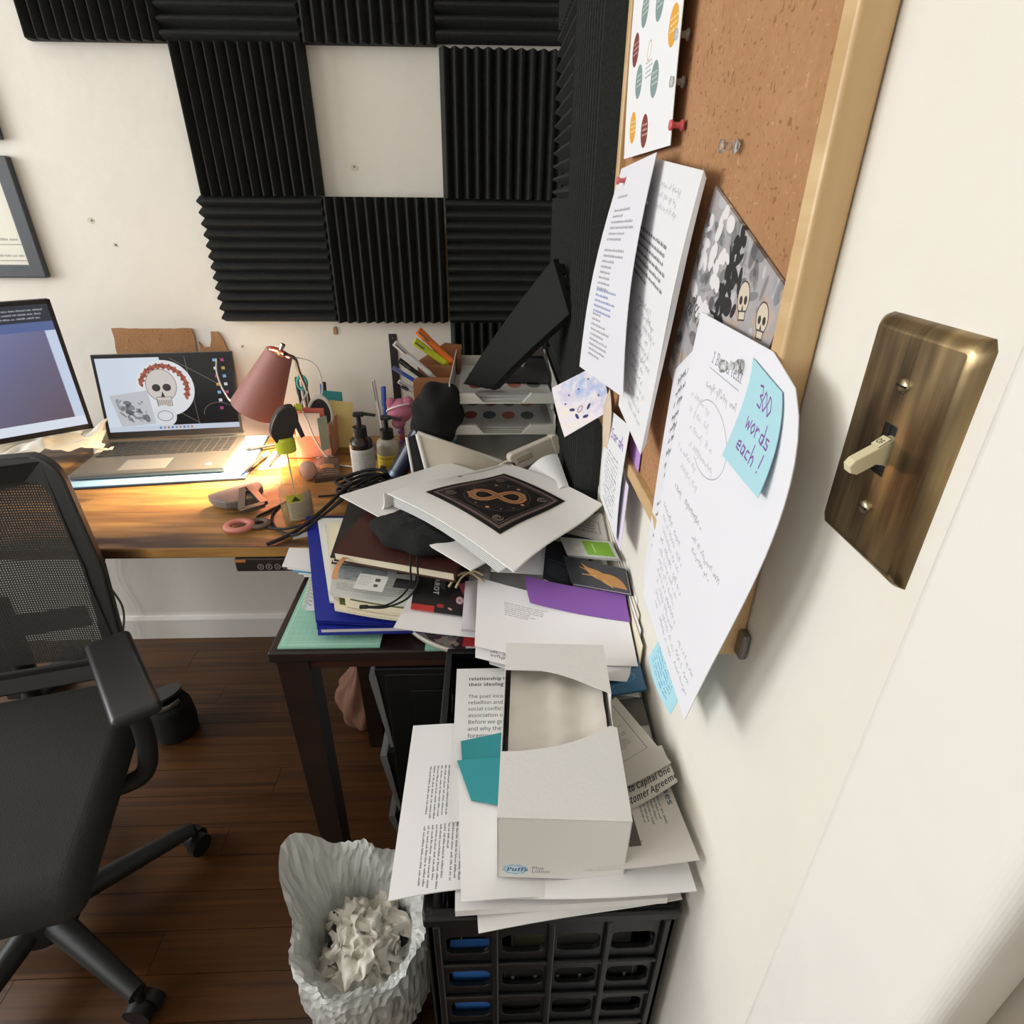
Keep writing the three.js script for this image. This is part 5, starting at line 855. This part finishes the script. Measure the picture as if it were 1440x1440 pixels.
// ---------------------------------------------------------------- black crates, papers and tissue box by the wall
const CX = -.134, CZ = 1.207, CW = .244, CD = .375;
function crate(label, y0, h) {
  const o = thing('plastic_crate', label, 'crate', [CX, y0, CZ], 0, 'stacked black crates');
  const wall = (w, cols) => {   // outline in x, y with rows of slots
    const s = roundRect(w, h, .006, 0, h / 2), pw = w * .92 / cols;
    for (let r = 0; r < 3; r++) for (let c = 0; c < cols; c++) { s.holes.push(roundRect(pw * .8, .033, .009, -w * .46 + pw * (c + .5), h - .058 - .0665 * r, THREE.Path)); }
    return extrude(s, .004, .0006, 5);
  };
  const f = wall(CW, 4), sd = wall(CD, 6);
  mesh('front_wall', f.clone().translate(0, 0, CD / 2 - .004), M.crate, o); mesh('rear_wall', f.clone().translate(0, 0, -CD / 2), M.crate, o);
  mesh('side_wall', sd.clone().rotateY(Math.PI / 2).translate(CW / 2 - .004, 0, 0), M.crate, o); mesh('side_wall', sd.clone().rotateY(Math.PI / 2).translate(-CW / 2, 0, 0), M.crate, o);
  mesh('crate_floor', rbox(CW - .01, .006, CD - .01, .002, 0, .006, 0), M.crate, o);
  mesh('rim', [rbox(CW + .008, .014, .012, .003, 0, h - .007, CD / 2), rbox(CW + .008, .014, .012, .003, 0, h - .007, -CD / 2), rbox(.01, .014, CD, .003, CW / 2, h - .007, 0), rbox(.01, .014, CD, .003, -CW / 2, h - .007, 0)], M.crate, o);
  for (const x of [-.5, -.25, 0, .25, .5]) mesh('rib', rbox(.007, h - .02, .006, .002, x * CW * .93, h / 2 - .004, CD / 2 + .003), M.crate, o);
  for (let r = 0; r < 3; r++) mesh('rib', rbox(CW - .01, .006, .005, .002, 0, h - .091 - .0665 * r, CD / 2 + .0025), M.crate, o);
  for (const z of [-.5, -.17, .17, .5]) mesh('rib', rbox(.005, h - .02, .008, .002, -CW / 2 - .002, h / 2 - .004, z * CD * .95), M.crate, o);
  return o;
}
crate('black slotted plastic crate holding files under the tissue box', .529, .272);
crate('black slotted plastic crate in the middle of the stack', .2655, .262);
crate('black slotted plastic crate standing on the floor', .001, .262);
{ // hanging files in the top crate
  const tt = ctex(256, 160, (x, w, h) => { x.fillStyle = '#121415'; x.fillRect(0, 0, w, h); x.strokeStyle = '#4a4c4c'; x.lineWidth = 3; x.strokeRect(8, 20, w - 16, 60); x.fillStyle = '#c9c7c0'; for (let i = 0; i < 16; i++) x.fillRect(20 + 14 * i, 44 + 8 * ((i * 5) % 3), 6, 12); });
  const F = [[-.213, .05, .65, .14, 0, '#2f6fc0', 'bright blue'], [-.11, .15, .625, .15, 0, tt, 'black lettered'], [-.2, .055, .68, .16, .02, '#24272a', 'charcoal'], [-.145, .05, .70, .13, .02, '#e6ddb4', 'pale yellow tabbed'], [-.085, .08, .69, .15, .02, '#dddad4', 'white'], [-.13, .2, .66, .21, .04, '#cfccc4', 'grey white'], [-.13, .2, .65, .2, .06, '#c98a56', 'tan'], [-.13, .2, .65, .2, .09, '#1b3f78', 'deep blue']];
  F.forEach(([x, w, y, h, dz, c, n]) => solo('hanging_file', c.isTexture ? new THREE.BoxGeometry(w, h, .01).translate(x, y, CZ + .174 - dz) : rbox(w, h, .008, .002, x, y, CZ + .174 - dz), c.isTexture ? P(c) : plain(c, .7), n + ' file standing in the black crate', 'file', 'files in the crate'));
  pen('black pen lying inside the crate behind its front slots', [-.238, .748, 1.376], [-.175, .744, 1.376], .006, M.black, M.steel);
}
const texStmt = ctex(512, 660, (x, w, h) => { x.fillStyle = '#c4bfb7'; x.fillRect(0, 0, w, h); x.strokeStyle = '#6a665f'; x.lineWidth = 3; x.strokeRect(w * .1, h * .08, w * .82, h * .66); for (let c = 0; c < 3; c++) typed(x, w * (.16 + .26 * c), h * .14, w * .16, 16, 20, { color: '#6d6962', ragged: 1 }); x.fillStyle = '#4a4844'; x.beginPath(); x.arc(w * .3, h * .88, 34, 0, 7); x.fill(); typed(x, w * .15, h * .78, w * .4, 14, 3, { color: '#55524c' }); });
const texForm = ctex(660, 512, (x, w, h) => {
  x.fillStyle = '#cfcac3'; x.fillRect(0, 0, w, h); x.save(); x.translate(w * .95, h * .1); x.rotate(Math.PI / 2); x.fillStyle = '#5c6a7c'; x.font = 'bold 30px sans-serif'; x.fillText('your eligible Expenses', 0, 0); typed(x, 0, 24, h * .7, 15, 7, { color: '#6d6a66' }); x.fillStyle = '#5a5650'; x.fillRect(0, 140, h * .8, 44); x.fillStyle = '#e6e2da'; x.font = '18px sans-serif'; x.fillText('Cardholder', 8, 158); x.fillText('Name', 8, 177); x.fillText('Card and Trans', 190, 158); x.fillText('use (monthly)', 190, 177); x.restore();
  x.strokeStyle = '#6a665f'; x.lineWidth = 2; for (const v of [.3, .6, .88]) { x.beginPath(); x.moveTo(0, h * v); x.lineTo(w * .75, h * v); x.stroke(); } x.fillStyle = '#5a5650'; x.font = '20px sans-serif'; x.fillText('Yes', w * .45, h * .75);
});
const texEnv = ctex(640, 200, (x, w, h) => { x.fillStyle = '#cbc6be'; x.fillRect(0, 0, w, h); x.fillStyle = '#3a3a3a'; x.font = 'bold 40px sans-serif'; x.save(); x.translate(w * .98, h * .3); x.rotate(Math.PI); x.restore(); x.fillText('Returns to Capital One', w * .3, h * .72); x.fillText('Capital One® Customer Agreement', w * .02, h * .93); });
const texTypeR = ctex(512, 660, (x, w, h) => {
  x.fillStyle = '#e2e1e0'; x.fillRect(0, 0, w, h); x.fillStyle = '#2f2f31'; x.font = 'bold 21px sans-serif';
  ['relationship to how the', 'their ideology and the', '', 'The poet incorporates', 'rebellion and heroic', 'social conflict. In so', 'association of "you', 'Before we get on', 'and why they said', 'foregrounds in "y', '', 'From: Yes'].forEach((t, i) => { x.font = (i < 2 ? 'bold ' : '') + '23px sans-serif'; x.fillText(t, w * .1, h * .1 + i * 31); });
});
const texCols = ctex(400, 660, (x, w, h) => { x.fillStyle = '#e4e2e3'; x.fillRect(0, 0, w, h); for (const c of [0, 1]) { x.save(); x.translate(w * .8, h * (.3 + .36 * c)); x.rotate(Math.PI / 2); typed(x, 0, 0, h * .3, 17, 13, { color: '#5d5d60' }); x.restore(); } });
const texGrey = ctex(300, 300, (x, w, h) => { x.fillStyle = '#c2bdb6'; x.fillRect(0, 0, w, h); x.fillStyle = '#6b6862'; x.fillRect(w * .3, h * .1, w * .7, h * .45); x.strokeStyle = '#c2bdb6'; x.lineWidth = 3; x.beginPath(); x.moveTo(w * .62, h * .1); x.lineTo(w * .62, h * .55); x.stroke(); typed(x, w * .3, h * .6, w * .65, 16, 6, { color: '#6d6962' }); });
const texBlueBk = ctex(200, 200, (x, w, h) => { x.fillStyle = '#2f6286'; x.fillRect(0, 0, w, h); x.fillStyle = '#24485f'; x.beginPath(); x.ellipse(w * .55, h * .5, 60, 40, 0, 0, 7); x.fill(); x.strokeStyle = '#4a7c9c'; x.lineWidth = 4; x.beginPath(); x.ellipse(w * .55, h * .5, 75, 55, 0, 0, 7); x.stroke(); });
const cp = (name, label, q, t, mat, bow, nu = 8, nv = 6) => sheet(name, label, 'paper', q, t, mat, bow, nu, nv, 'papers on the crate');
const up = (a) => (u, v) => -a * Math.sin(u * 3.1);
cp('loose_page', 'lowest white page overhanging the front of the crate', [[-.228, .807, 1.15], [-.014, .807, 1.15], [-.008, .812, 1.393], [-.206, .804, 1.414]], .0012, M.paper, (u, v) => .002 * Math.sin(u * 5));
cp('page_stack', 'thick stack of white pages lying on the crate', [[-.239, .818, 1.10], [-.014, .818, 1.10], [-.024, .818, 1.396], [-.228, .817, 1.401]], .009, M.paper, null, 2, 2);
cp('loose_page', 'white page with a folded corner next to the wall on the crate', [[-.185, .8205, 1.15], [-.009, .853, 1.2], [-.008, .86, 1.413], [-.215, .8205, 1.39]], .0012, M.paper, up(.008));
cp('loose_page', 'white page printed in sideways columns overhanging the left of the crate', [[-.292, .822, 1.18], [-.19, .8225, 1.18], [-.19, .8225, 1.382], [-.294, .822, 1.385]], .0014, P(texCols), (u, v) => -.014 * (1 - u) ** 2 * (.2 + .8 * v));
cp('loose_page', 'typed page with bold heading left of the tissue box', [[-.241, .8245, 1.085], [-.07, .8245, 1.085], [-.075, .8245, 1.31], [-.238, .8245, 1.316]], .0012, P(texTypeR), null, 1, 1);
cp('loose_page', 'plain white page in front of the teal envelope', [[-.232, .8262, 1.25], [-.1, .8262, 1.25], [-.1, .8262, 1.395], [-.222, .8262, 1.398]], .0012, M.paper, (u, v) => .002 * Math.sin(u * 4));
cp('blue_leaflet', 'blue printed leaflet behind the tissue box by the wall', [[-.123, .834, 1.082], [-.007, .9, 1.158], [-.007, .893, 1.199], [-.128, .83, 1.145]], .003, P(texBlueBk, { roughness: .4 }), up(.008));
cp('grey_form', 'grey headed form sticking out right of the tissue box', [[-.127, .829, 1.14], [-.007, .872, 1.18], [-.008, .862, 1.27], [-.135, .828, 1.24]], .001, P(texGrey), up(.008));
cp('printed_form', 'printed form with a dark table heading right of the tissue box', [[-.18, .8285, 1.2], [-.012, .856, 1.175], [-.007, .89, 1.403], [-.173, .8285, 1.37]], .001, P(texForm), up(.008));
cp('envelope', 'bank letter envelope with bold lettering right of the tissue box', [[-.099, .8315, 1.25], [-.013, .902, 1.288], [-.008, .9, 1.33], [-.112, .8312, 1.335]], .0018, P(texEnv), up(.008));
cp('statement_page', 'grey statement page with a ruled box of figures by the tissue box', [[-.151, .8315, 1.231], [-.038, .866, 1.184], [-.01, .906, 1.313], [-.112, .834, 1.31]], .0012, P(texStmt), up(.006));
sheet('teal_envelope', 'teal paper envelope left of the tissue box', 'envelope', [[-.23, .8285, 1.214], [-.15, .8285, 1.195], [-.15, .8285, 1.268], [-.225, .8285, 1.267]], .0016, plain('#2c8a92', .75), null, 1, 1);
sheet('teal_envelope', 'teal torn envelope flap lying over the other teal envelope', 'envelope', [[-.233, .83, 1.243], [-.15, .83, 1.24], [-.15, .83, 1.312], [-.215, .83, 1.295]], .0012, plain('#2f9098', .75), (u, v) => .002 * Math.sin(u * 4), 4, 4);
{
  const W = .121, H = .09, L = .235, t = .0009, o = thing('tissue_box', 'open white tissue box lying on the papers on the crate', 'tissue box', [-.12, .8305, 1.265], -.061);
  const card = std({ color: '#e6e4e0', roughness: .75, bumpMap: grainAt(10), bumpScale: .0004 }), inner = card;
  const front = ctex(640, 480, (x, w, h) => {
    x.fillStyle = '#e6e4e0'; x.fillRect(0, 0, w, h); x.save(); x.translate(w * .14, h * .85); x.fillStyle = '#9cc3dc'; x.beginPath(); for (let i = 0; i <= 60; i++) { const a = i / 60 * 6.283, r = 1 + .07 * Math.sin(9 * a); x.lineTo(Math.cos(a) * 62 * r, Math.sin(a) * 40 * r); } x.fill(); x.fillStyle = '#c9e0ee'; x.beginPath(); x.ellipse(0, 0, 52, 31, 0, 0, 7); x.fill(); x.fillStyle = '#2f4f80'; x.font = 'italic bold 42px serif'; x.fillText('Puffs', -48, 14); x.restore();
    x.fillStyle = '#46505e'; x.font = '33px sans-serif'; x.fillText('Plus', w * .27, h * .84); x.fillText('Lotion', w * .27, h * .9);
  });
  const fg = new THREE.BoxGeometry(W, H, t); const fm = [card, card, card, card, std({ map: front, roughness: .75 }), card];
  mesh('front_panel', fg.translate(0, H / 2, L / 2 - t / 2), fm, o); mesh('rear_panel', box(W, H, t, 0, H / 2, -L / 2 + t / 2), card, o);
  mesh('side_panel', box(t, H, L, -W / 2 + t / 2, H / 2, 0), card, o);
  const rs = new THREE.Shape(); rs.moveTo(-L / 2, 0); rs.lineTo(L / 2, 0); rs.lineTo(L / 2, H); rs.lineTo(.012, H); rs.quadraticCurveTo(.008, H * .8, -.012, H * .8); rs.quadraticCurveTo(-.032, H * .8, -.036, H); rs.lineTo(-L / 2, H); rs.closePath();
  mesh('side_panel', extrude(rs, t).rotateY(-Math.PI / 2).translate(W / 2, 0, 0), card, o); mesh('bottom_panel', box(W, t, L, 0, t / 2, 0), card, o);
  const top1 = new THREE.Shape(), top2 = new THREE.Shape(); // x, -z
  top1.moveTo(-W / 2, L / 2); top1.lineTo(W / 2, L / 2); top1.lineTo(W / 2, .036); top1.bezierCurveTo(W * .3, .048, W * .1, .066, -W * .15, .07); top1.lineTo(-W / 2, .07); top1.closePath();
  top2.moveTo(-W / 2, -L / 2); top2.lineTo(W / 2, -L / 2); top2.lineTo(W / 2, -.012); top2.lineTo(W * .44, -.01); top2.bezierCurveTo(W * .2, -.03, -.1 * W, -.045, -W / 2, -.046); top2.closePath();
  for (const s of [top1, top2]) mesh('top_flap', extrude(s, t).rotateX(-Math.PI / 2).translate(0, H - t * .5, 0), card, o);
  const tg = new THREE.BoxGeometry(W - .014, .06, L - .03, 40, 1, 30), tp = tg.attributes.position;
  for (let i = 0; i < tp.count; i++) if (tp.getY(i) > 0) { const x = tp.getX(i), z = tp.getZ(i); tp.setY(i, .03 + .0028 * Math.cos(x * 120) + .0012 * Math.sin(z * 190 + 40 * x) * Math.sin(x * 90)); }
  tg.computeVertexNormals(); mesh('tissue_stack', tg.translate(0, .041, 0), plain('#ece6dc', .95), o, 'stack of folded tissues');
}
// ---------------------------------------------------------------- drawer tower under the table
{
  const o = thing('drawer_tower', 'black plastic drawer tower with grey drawer edges under the table', 'drawer unit', [0, 0, 0]);
  mesh('body', [rbox(.30, .02, .30, .004, -.27, .60, .70), rbox(.30, .015, .30, .004, -.27, .018, .70), rbox(.28, .57, .012, .003, -.26, .31, .845), rbox(.28, .57, .012, .003, -.26, .31, .556), rbox(.012, .57, .28, .003, -.126, .31, .70), rbox(.27, .008, .28, .002, -.262, .36, .70), rbox(.27, .008, .28, .002, -.262, .15, .70)], M.crate, o);
  mesh('side_panel', [rbox(.2, .17, .004, .002, -.25, .47, .852), rbox(.2, .17, .004, .002, -.25, .25, .852)], M.crate, o);
  for (const y of [.04, .155, .365]) { const h = y > .3 ? .21 : y > .1 ? .19 : .1; const d = mesh('drawer', uvBox(extrude(poly([[-.405, 0], [-.425, h], [-.14, h], [-.14, h - .02], [-.15, 0]]), .25).translate(0, y, .575)), M.black, o); mesh('drawer_front', uvBox(extrude(poly([[-.411, .006], [-.404, .006], [-.422, h], [-.436, h], [-.436, h - .012]]), .26).translate(0, y, .572)), plain('#8f9192', .35), d, 'translucent grey drawer front'); }
  mesh('foot', [-.4, -.14].flatMap(x => [.57, .83].map(z => cyl(.015, .015, .01, x, .0055, z))), M.black, o);
}
// ---------------------------------------------------------------- waste bin with liner and tissues
{
  const o = thing('waste_bin', 'waste bin lined with a white plastic bag full of tissues', 'waste bin', [-.415, 0, 1.165]);
  mesh('bin', lathe([[0, .001], [.074, .001], [.077, .006], [.096, .315], [.099, .32], [.094, .32], [.073, .012], [0, .012]], 48), plain('#3a322c', .5), o);
  const bagM = new THREE.MeshPhysicalMaterial({ color: '#e4e6e3', roughness: .4, flatShading: true, transmission: .25, thickness: 0, side: THREE.DoubleSide });
  const NA = 110, prof = [], pos = [], idx = [];
  // profile from the skirt outside, over the rim, down the inside
  const K0 = [[.108, .17], [.1115, .23], [.112, .29], [.1115, .325], [.108, .343], [.098, .335], [.085, .31], [.077, .27], [.072, .22], [.064, .17], [.045, .13]], K = []; for (let k = 0; k < K0.length - 1; k++) for (const f of [0, .33, .67]) K.push([K0[k][0] + (K0[k + 1][0] - K0[k][0]) * f, K0[k][1] + (K0[k + 1][1] - K0[k][1]) * f, k + f]); K.push([...K0[K0.length - 1], K0.length - 1]);
  for (let k = 0; k < K.length; k++) for (let i = 0; i <= NA; i++) {
    const a = i / NA * Math.PI * 2, [r0, y0, kq] = K[k], kk = Math.max(0, 1 - Math.abs(kq - 4) / 2.4) ** 1.3;
    const bump = (c, w) => Math.exp(-(((((a - c + 9.4248) % 6.2832) - 3.1416) / w) ** 2));
    const fl = .095 * bump(3.75, .42) + .085 * bump(4.75, .5) + .035 * bump(5.5, .3) + .04 * (fbm(i / NA, .1, 12, 4, 2, 621) - .5);
    const out = .05 * bump(3.75, .42) - .012 * bump(4.75, .5) + .004 * Math.sin(7 * a + 2);
    const rg = (f, q, sd) => 1 - 2 * Math.abs(fbm(i / NA, (k + q) / 26, f, 8, 2, sd) - .5), fold = .02 * (rg(9, 0, 601) - .8) + .012 * (rg(22, 3, 613) - .8);
    const r = r0 + kk * out + fold * (kq < 3 ? .5 : kq > 6 ? .8 : .6); const jr = (hash(i % NA, k, 71) - .5) * .005; pos.push(Math.cos(a) * (r + jr), y0 + kk * fl + (hash(i % NA, k, 73) - .5) * .004, Math.sin(a) * (r + jr));
  }
  for (let k = 0; k < K.length - 1; k++) for (let i = 0; i < NA; i++) { const p = k * (NA + 1) + i; idx.push(p, p + NA + 1, p + 1, p + 1, p + NA + 1, p + NA + 2); }
  const g = new THREE.BufferGeometry(); g.setAttribute('position', new THREE.Float32BufferAttribute(pos, 3)); g.setIndex(idx); g.computeVertexNormals();
  mesh('bin_liner', g, bagM, o, 'thin white plastic liner with flaps');
  const tis = [[-.44, .235, 1.13, .1, 0], [-.38, .24, 1.12, .09, 1], [-.46, .225, 1.2, .09, 2], [-.40, .245, 1.19, .1, 3], [-.36, .23, 1.2, .085, 4], [-.42, .235, 1.23, .09, 5], [-.425, .268, 1.165, .085, 6], [-.385, .265, 1.155, .07, 7], [-.37, .25, 1.235, .07, 8], [-.40, .272, 1.21, .075, 9], [-.45, .265, 1.17, .06, 10], [-.415, .17, 1.165, .085, 11]];
  for (const [x, y, z, s, k] of tis) { const m = solo('crumpled_tissue', crumple(s * 1.1, s * 1.0, s * .42, 500 + 13 * k, .012, 18), tissue, 'crumpled cream tissue in the lined waste bin', 'tissue', 'tissues in the waste bin'); m.position.set(x * .72 + -.413 * .28, y + .016, z * .72 + 1.165 * .28); m.rotation.set(rr(-.35, .35), rr(0, 6), rr(-.35, .35)); }
}
// ---------------------------------------------------------------- things on the floor
{
  const o = thing('black_floor_speaker', 'small black rounded tub with a grey rim standing on the floor', 'tub', [-1.135, 0, .435]);
  mesh('body', lathe([[0, .001], [.05, .001], [.058, .006], [.062, .05], [.058, .1], [.05, .118], [0, .12]], 40), M.blackMatte, o);
  mesh('lid', cyl(.053, .053, .008).rotateX(-.2).rotateZ(.25).translate(-.02, .128, -.015), plain('#1c1f1c', .35), o);
  mesh('rim', new THREE.TorusGeometry(.05, .005, 10, 30, 2.6).rotateX(Math.PI / 2).rotateY(-.2).scale(1, 1.6, 1).translate(-.012, .126, -.004), plain('#6f6a60', .4), o, 'grey rim');
  const b = solo('plastic_shopping_bag', new THREE.SphereGeometry(1, 40, 28), std({ color: '#9a6f5c', roughness: .5 }), 'pinkish brown plastic bag on the floor behind the table leg', 'bag');
  const p = b.geometry.attributes.position; for (let i = 0; i < p.count; i++) { const x = p.getX(i), y = p.getY(i), z = p.getZ(i), a = Math.atan2(z, x), k = 1 + .1 * Math.sin(7 * a + 5 * y) + .06 * Math.sin(15 * a + 3 * y); p.setXYZ(i, x * k * .07 * (y > .3 ? 1.3 - y : 1), Math.max(y, -.92) * .13 + .121, z * k * .06); } b.geometry.computeVertexNormals(); b.position.set(-.575, 0, .43);
  for (const [k, pts] of [[0, [[-1.44, .765, .04], [-1.45, .6, .03], [-1.44, .45, .025], [-1.49, .28, .03], [-1.47, .15, .03], [-1.5, .02, .05]]], [1, [[-1.52, .765, .04], [-1.53, .55, .03], [-1.54, .35, .03], [-1.58, .2, .03], [-1.6, .02, .05]]]]) solo('power_cord', tube(pts, .0035, 50), k ? M.white : plain('#55504a', .6), k ? 'white power cord hanging under the desk by the wall' : 'dark power cord hanging under the desk by the wall', 'cord');
}
// ---------------------------------------------------------------- office chair
{
  const o = thing('office_chair', 'black mesh office chair turned toward the room', 'office chair', [-1.12, 0, 1.0], .26);
  const pl = plain('#232423', .5), fab = std({ color: '#2e2d2a', roughness: .95, bumpMap: grainAt(10), bumpScale: .0015 });
  const seat = new RoundedBoxGeometry(.5, .075, .47, 6, .035), sp = seat.attributes.position; for (let i = 0; i < sp.count; i++) { const x = sp.getX(i), z = sp.getZ(i); sp.setY(i, sp.getY(i) - (z > .12 ? (z - .12) ** 2 * 1.8 : 0) - .12 * x * x * (sp.getY(i) > 0 ? -.6 : 0)); } seat.computeVertexNormals();
  mesh('seat', seat.translate(0, .475, .03), fab, o); mesh('seat_pan', rbox(.4, .02, .38, .008, 0, .43, .02), pl, o);
  // mesh back in a frame
  const fr = new THREE.Shape(), W = .235; const outline = (s, k) => { s.moveTo(-W * .92 * k, .02); s.lineTo(-W * k, .3); s.lineTo(-W * .93 * k, .5); s.quadraticCurveTo(-W * .9 * k, .53 + .012 * k, -W * .75 * k, .53 + .02 * k); s.lineTo(W * .75 * k, .53 + .02 * k); s.quadraticCurveTo(W * .9 * k, .53 + .012 * k, W * .93 * k, .5); s.lineTo(W * k, .3); s.lineTo(W * .92 * k, .02); s.closePath(); return s; };
  outline(fr, 1); const hole = new THREE.Path(); hole.moveTo(-W * .78, .05); hole.lineTo(-W * .86, .3); hole.lineTo(-W * .8, .48); hole.quadraticCurveTo(-W * .78, .5, -W * .65, .5); hole.lineTo(W * .65, .5); hole.quadraticCurveTo(W * .78, .5, W * .8, .48); hole.lineTo(W * .86, .3); hole.lineTo(W * .78, .05); hole.closePath(); fr.holes.push(hole);
  const bend = g => { const p = g.attributes.position; for (let i = 0; i < p.count; i++) p.setZ(i, p.getZ(i) - .05 + .9 * p.getX(i) ** 2 - .08 * p.getY(i) ** 1.5); g.computeVertexNormals(); return g.scale(1, .9, 1).translate(0, .5, -.215); };
  mesh('back_frame', bend(extrude(fr, .016, .005, 8)), pl, o);
  const weave = dtex(64, (x, y) => { const v = (Math.abs(((x * 8) % 1) - .5) > .17 || Math.abs(((y * 8) % 1) - .5) > .17) ? 255 : 60; return [v, v, v]; }, false, 10);
  const pg = new THREE.PlaneGeometry(2 * W * .84, .46, 16, 16).translate(0, .275, .006); mesh('back_mesh', bend(pg), std({ color: '#3a3936', roughness: .85, alphaMap: weave, transparent: true, side: THREE.DoubleSide }), o, 'see-through black mesh');
  mesh('back_bracket', [tube([[0, .42, -.1], [0, .44, -.26], [0, .55, -.29], [0, .68, -.3]], .02, 20, 12), rbox(.3, .05, .015, .006, 0, .62, -.29)], pl, o);
  for (const s of [-1, 1]) {
    const a = mesh('armrest', [rbox(.075, .025, .25, .011, 0, 0, 0, 4).rotateY(.42).translate(s * .29, .665, -.01)], plain('#2a2a2b', .35), o);
    mesh('arm_post', [tube([[s * .19, .425, .02], [s * .27, .44, .01], [s * .29, .5, 0], [s * .29, .655, -.01]], .017, 24, 12)], pl, a);
  }
  mesh('gas_lift', [cyl(.025, .025, .22, 0, .22, 0), cyl(.017, .017, .1, 0, .37, 0), rbox(.12, .035, .18, .01, 0, .405, 0)], pl, o);
  for (let i = 0; i < 5; i++) {
    const a = .26 + .5 + i * Math.PI * 2 / 5, c = Math.cos(a), s = Math.sin(a), R = .285;
    const arm = mesh('base_leg', rod([c * .02, .105, s * .02], [c * R, .075, s * R], .026, .017, 12), pl, o);
    const w = mesh('caster', [cyl(.026, .026, .02).rotateX(Math.PI / 2).rotateY(-a + .4).translate(c * R + .012 * s, .027, s * R - .012 * c), cyl(.026, .026, .02).rotateX(Math.PI / 2).rotateY(-a + .4).translate(c * R - .012 * s, .027, s * R + .012 * c), cyl(.008, .008, .04, c * R, .06, s * R, 12)], M.black, arm);
  }
  mesh('hub', cyl(.05, .055, .06, 0, .1, 0), pl, o);
}
// ---------------------------------------------------------------- hand over
scene.traverse(o => { if (o.isMesh) { o.castShadow = true; o.receiveShadow = true; } if (o.isPointLight) o.castShadow = true; });
renderer.render(scene, camera);
